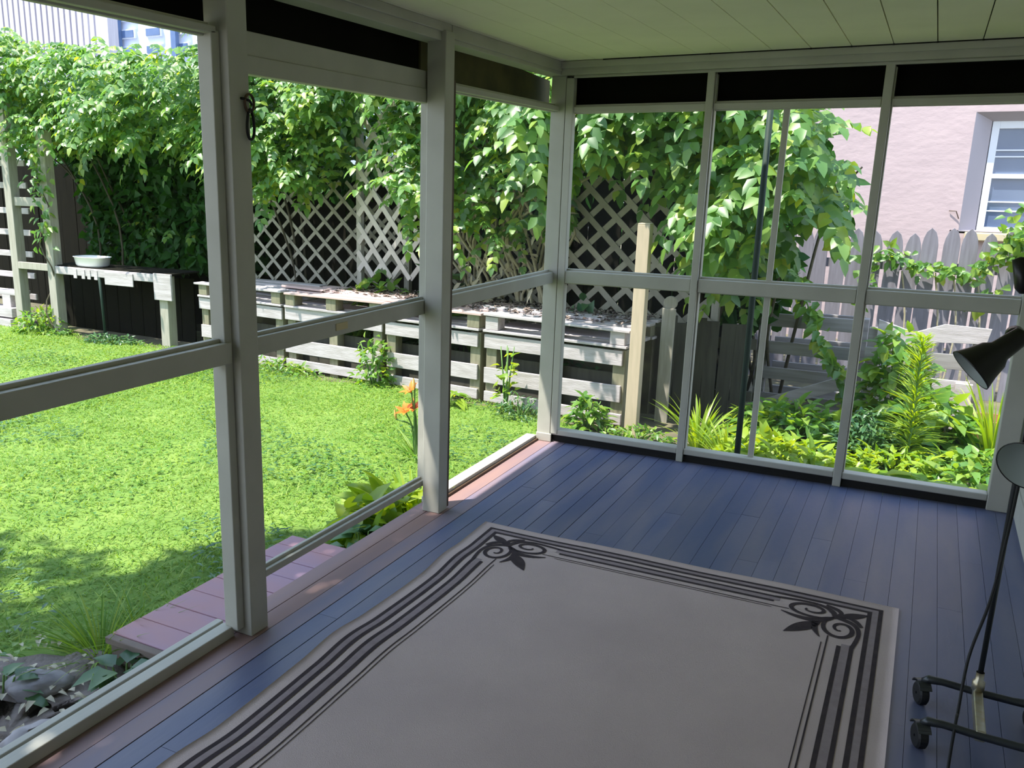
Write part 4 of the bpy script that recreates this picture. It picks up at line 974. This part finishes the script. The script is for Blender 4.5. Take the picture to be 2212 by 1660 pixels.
# far buildings, top left
fb_ = thing('balcony_screen', 'far pale lilac slatted wall glimpsed at the top left above the vine', 'building', (-14.6, 8.4, G))
for k in range(29):
    xx = -17.4 + k * .165
    b = MB(); b.box(xx, xx + .115, 8.2, 8.24, 3.7 if k % 3 else 3.9, 6.4); b.build('vertical_slat', M['bslat'], fb_)
b = MB(); b.box(-17.6, -13.0, 8.4, 8.6, G, 6.6); b.build('back_wall', M['bwall'], fb_)
b = MB(); b.box(-12.62, -12.40, 8.15, 8.4, G, 6.4); b.build('corner_board', M['bslat'], fb_)
bd = thing('far_building', 'far white building with blue windows glimpsed above the vine', 'building', (-11.2, 12.0, G))
b = MB(); b.box(-17.5, -10.0, 12.0, 15, G, 9.5); b.build('wall', M['bwall'], bd)
for k in range(8):
    for z_ in (4.35, 4.74, 5.13, 5.6):
        xx = -17.0 + k * .86
        b = MB(); b.box(xx, xx + .50, 11.93, 12.0, z_, z_ + .21); p_ = b.build('window', M['white'], bd)
        b = MB(); b.box(xx + .03, xx + .47, 11.915, 11.93, z_ + .025, z_ + .185); b.build('pane', M['bblue'], p_)
b = MB(); b.box(-14.35, -14.2, 11.8, 11.92, G, 9.0); b.box(-16.35, -16.05, 11.8, 11.92, G, 9.0); b.build('downpipe', M['bblue'], bd)

# unseen tree added to cast shade on the step, left of the porch
tr = thing('added_shade_tree', 'unseen broad leafy tree left of the porch, added to shade the step', 'tree', (-3.6, -5.6, G))
b = MB(); b.tube(smooth_path([(-3.6, -5.6, G - .05), (-3.5, -5.5, 1.2), (-3.2, -5.0, 2.6), (-2.2, -4.2, 4.0)], 5), [.14] * 6 + [.11] * 5 + [.08] * 5, 10); b.build('trunk', M['stem'], tr, smooth=True)
lv = Leaves()
for c, rr, n in (((-1.80, -3.80, 4.4), (.85, 1.10, .6), 3600), ((-1.9, -5.0, 4.5), (1.1, 1.1, .7), 3200), ((-3.3, -4.9, 4.8), (1.2, 1.1, .8), 1200)): blob_leaves(lv, c, rr, n, (.12, .2))
lv.build('crown', M['vine'], tr)

# ================================================================== LIGHT, SKY, CAMERA
sun = bpy.data.lights.new('sun', 'SUN'); sun.energy = 5.0; sun.angle = math.radians(.6); sun.color = (1.0, .95, .86)
so = bpy.data.objects.new('sun', sun); COL.objects.link(so)
to_sun = Vector((-.29, -.29, .92)).normalized()
so.rotation_euler = to_sun.to_track_quat('Z', 'Y').to_euler(); so.location = (-5, -4, 12)
wld = bpy.data.worlds.new('sky'); S.world = wld; wld.use_nodes = True
nt = wld.node_tree; bg = nt.nodes['Background']
tc = nt.nodes.new('ShaderNodeTexCoord'); sp = nt.nodes.new('ShaderNodeSeparateXYZ'); nt.links.new(tc.outputs['Generated'], sp.inputs[0])
sky = ramp(nt, sp.outputs['Z'], [(0, (.80, .86, .95)), (.12, (.72, .84, 1.0)), (1, (.42, .62, 1.0))]); nt.links.new(sky, bg.inputs['Color'])
bg.inputs['Strength'].default_value = 1.25

cam = bpy.data.cameras.new('camera'); co = bpy.data.objects.new('camera', cam); COL.objects.link(co); S.camera = co
co.location = (1.8746191913641077, -4.939796853743436, 1.540511536096109)
co.rotation_euler = (1.3206971280966215, -0.013179167759706976, 0.5003717020040059)
cam.sensor_width = 36; cam.lens = 1935.322740215765 / 2212 * 36
cam.shift_x = 169.2931 / 2212; cam.shift_y = 50.489 / 2212
cam.clip_start = .05; cam.clip_end = 200
S.view_settings.view_transform = 'Standard'; S.view_settings.look = 'None'; S.view_settings.gamma = 1; S.view_settings.exposure = 1.1
S.view_settings.use_curve_mapping = False
S.cycles.use_denoising = True
S.cycles.max_bounces = 10; S.cycles.diffuse_bounces = 5; S.cycles.transparent_max_bounces = 12
S.cycles.sample_clamp_indirect = 8; S.cycles.caustics_reflective = False; S.cycles.caustics_refractive = False
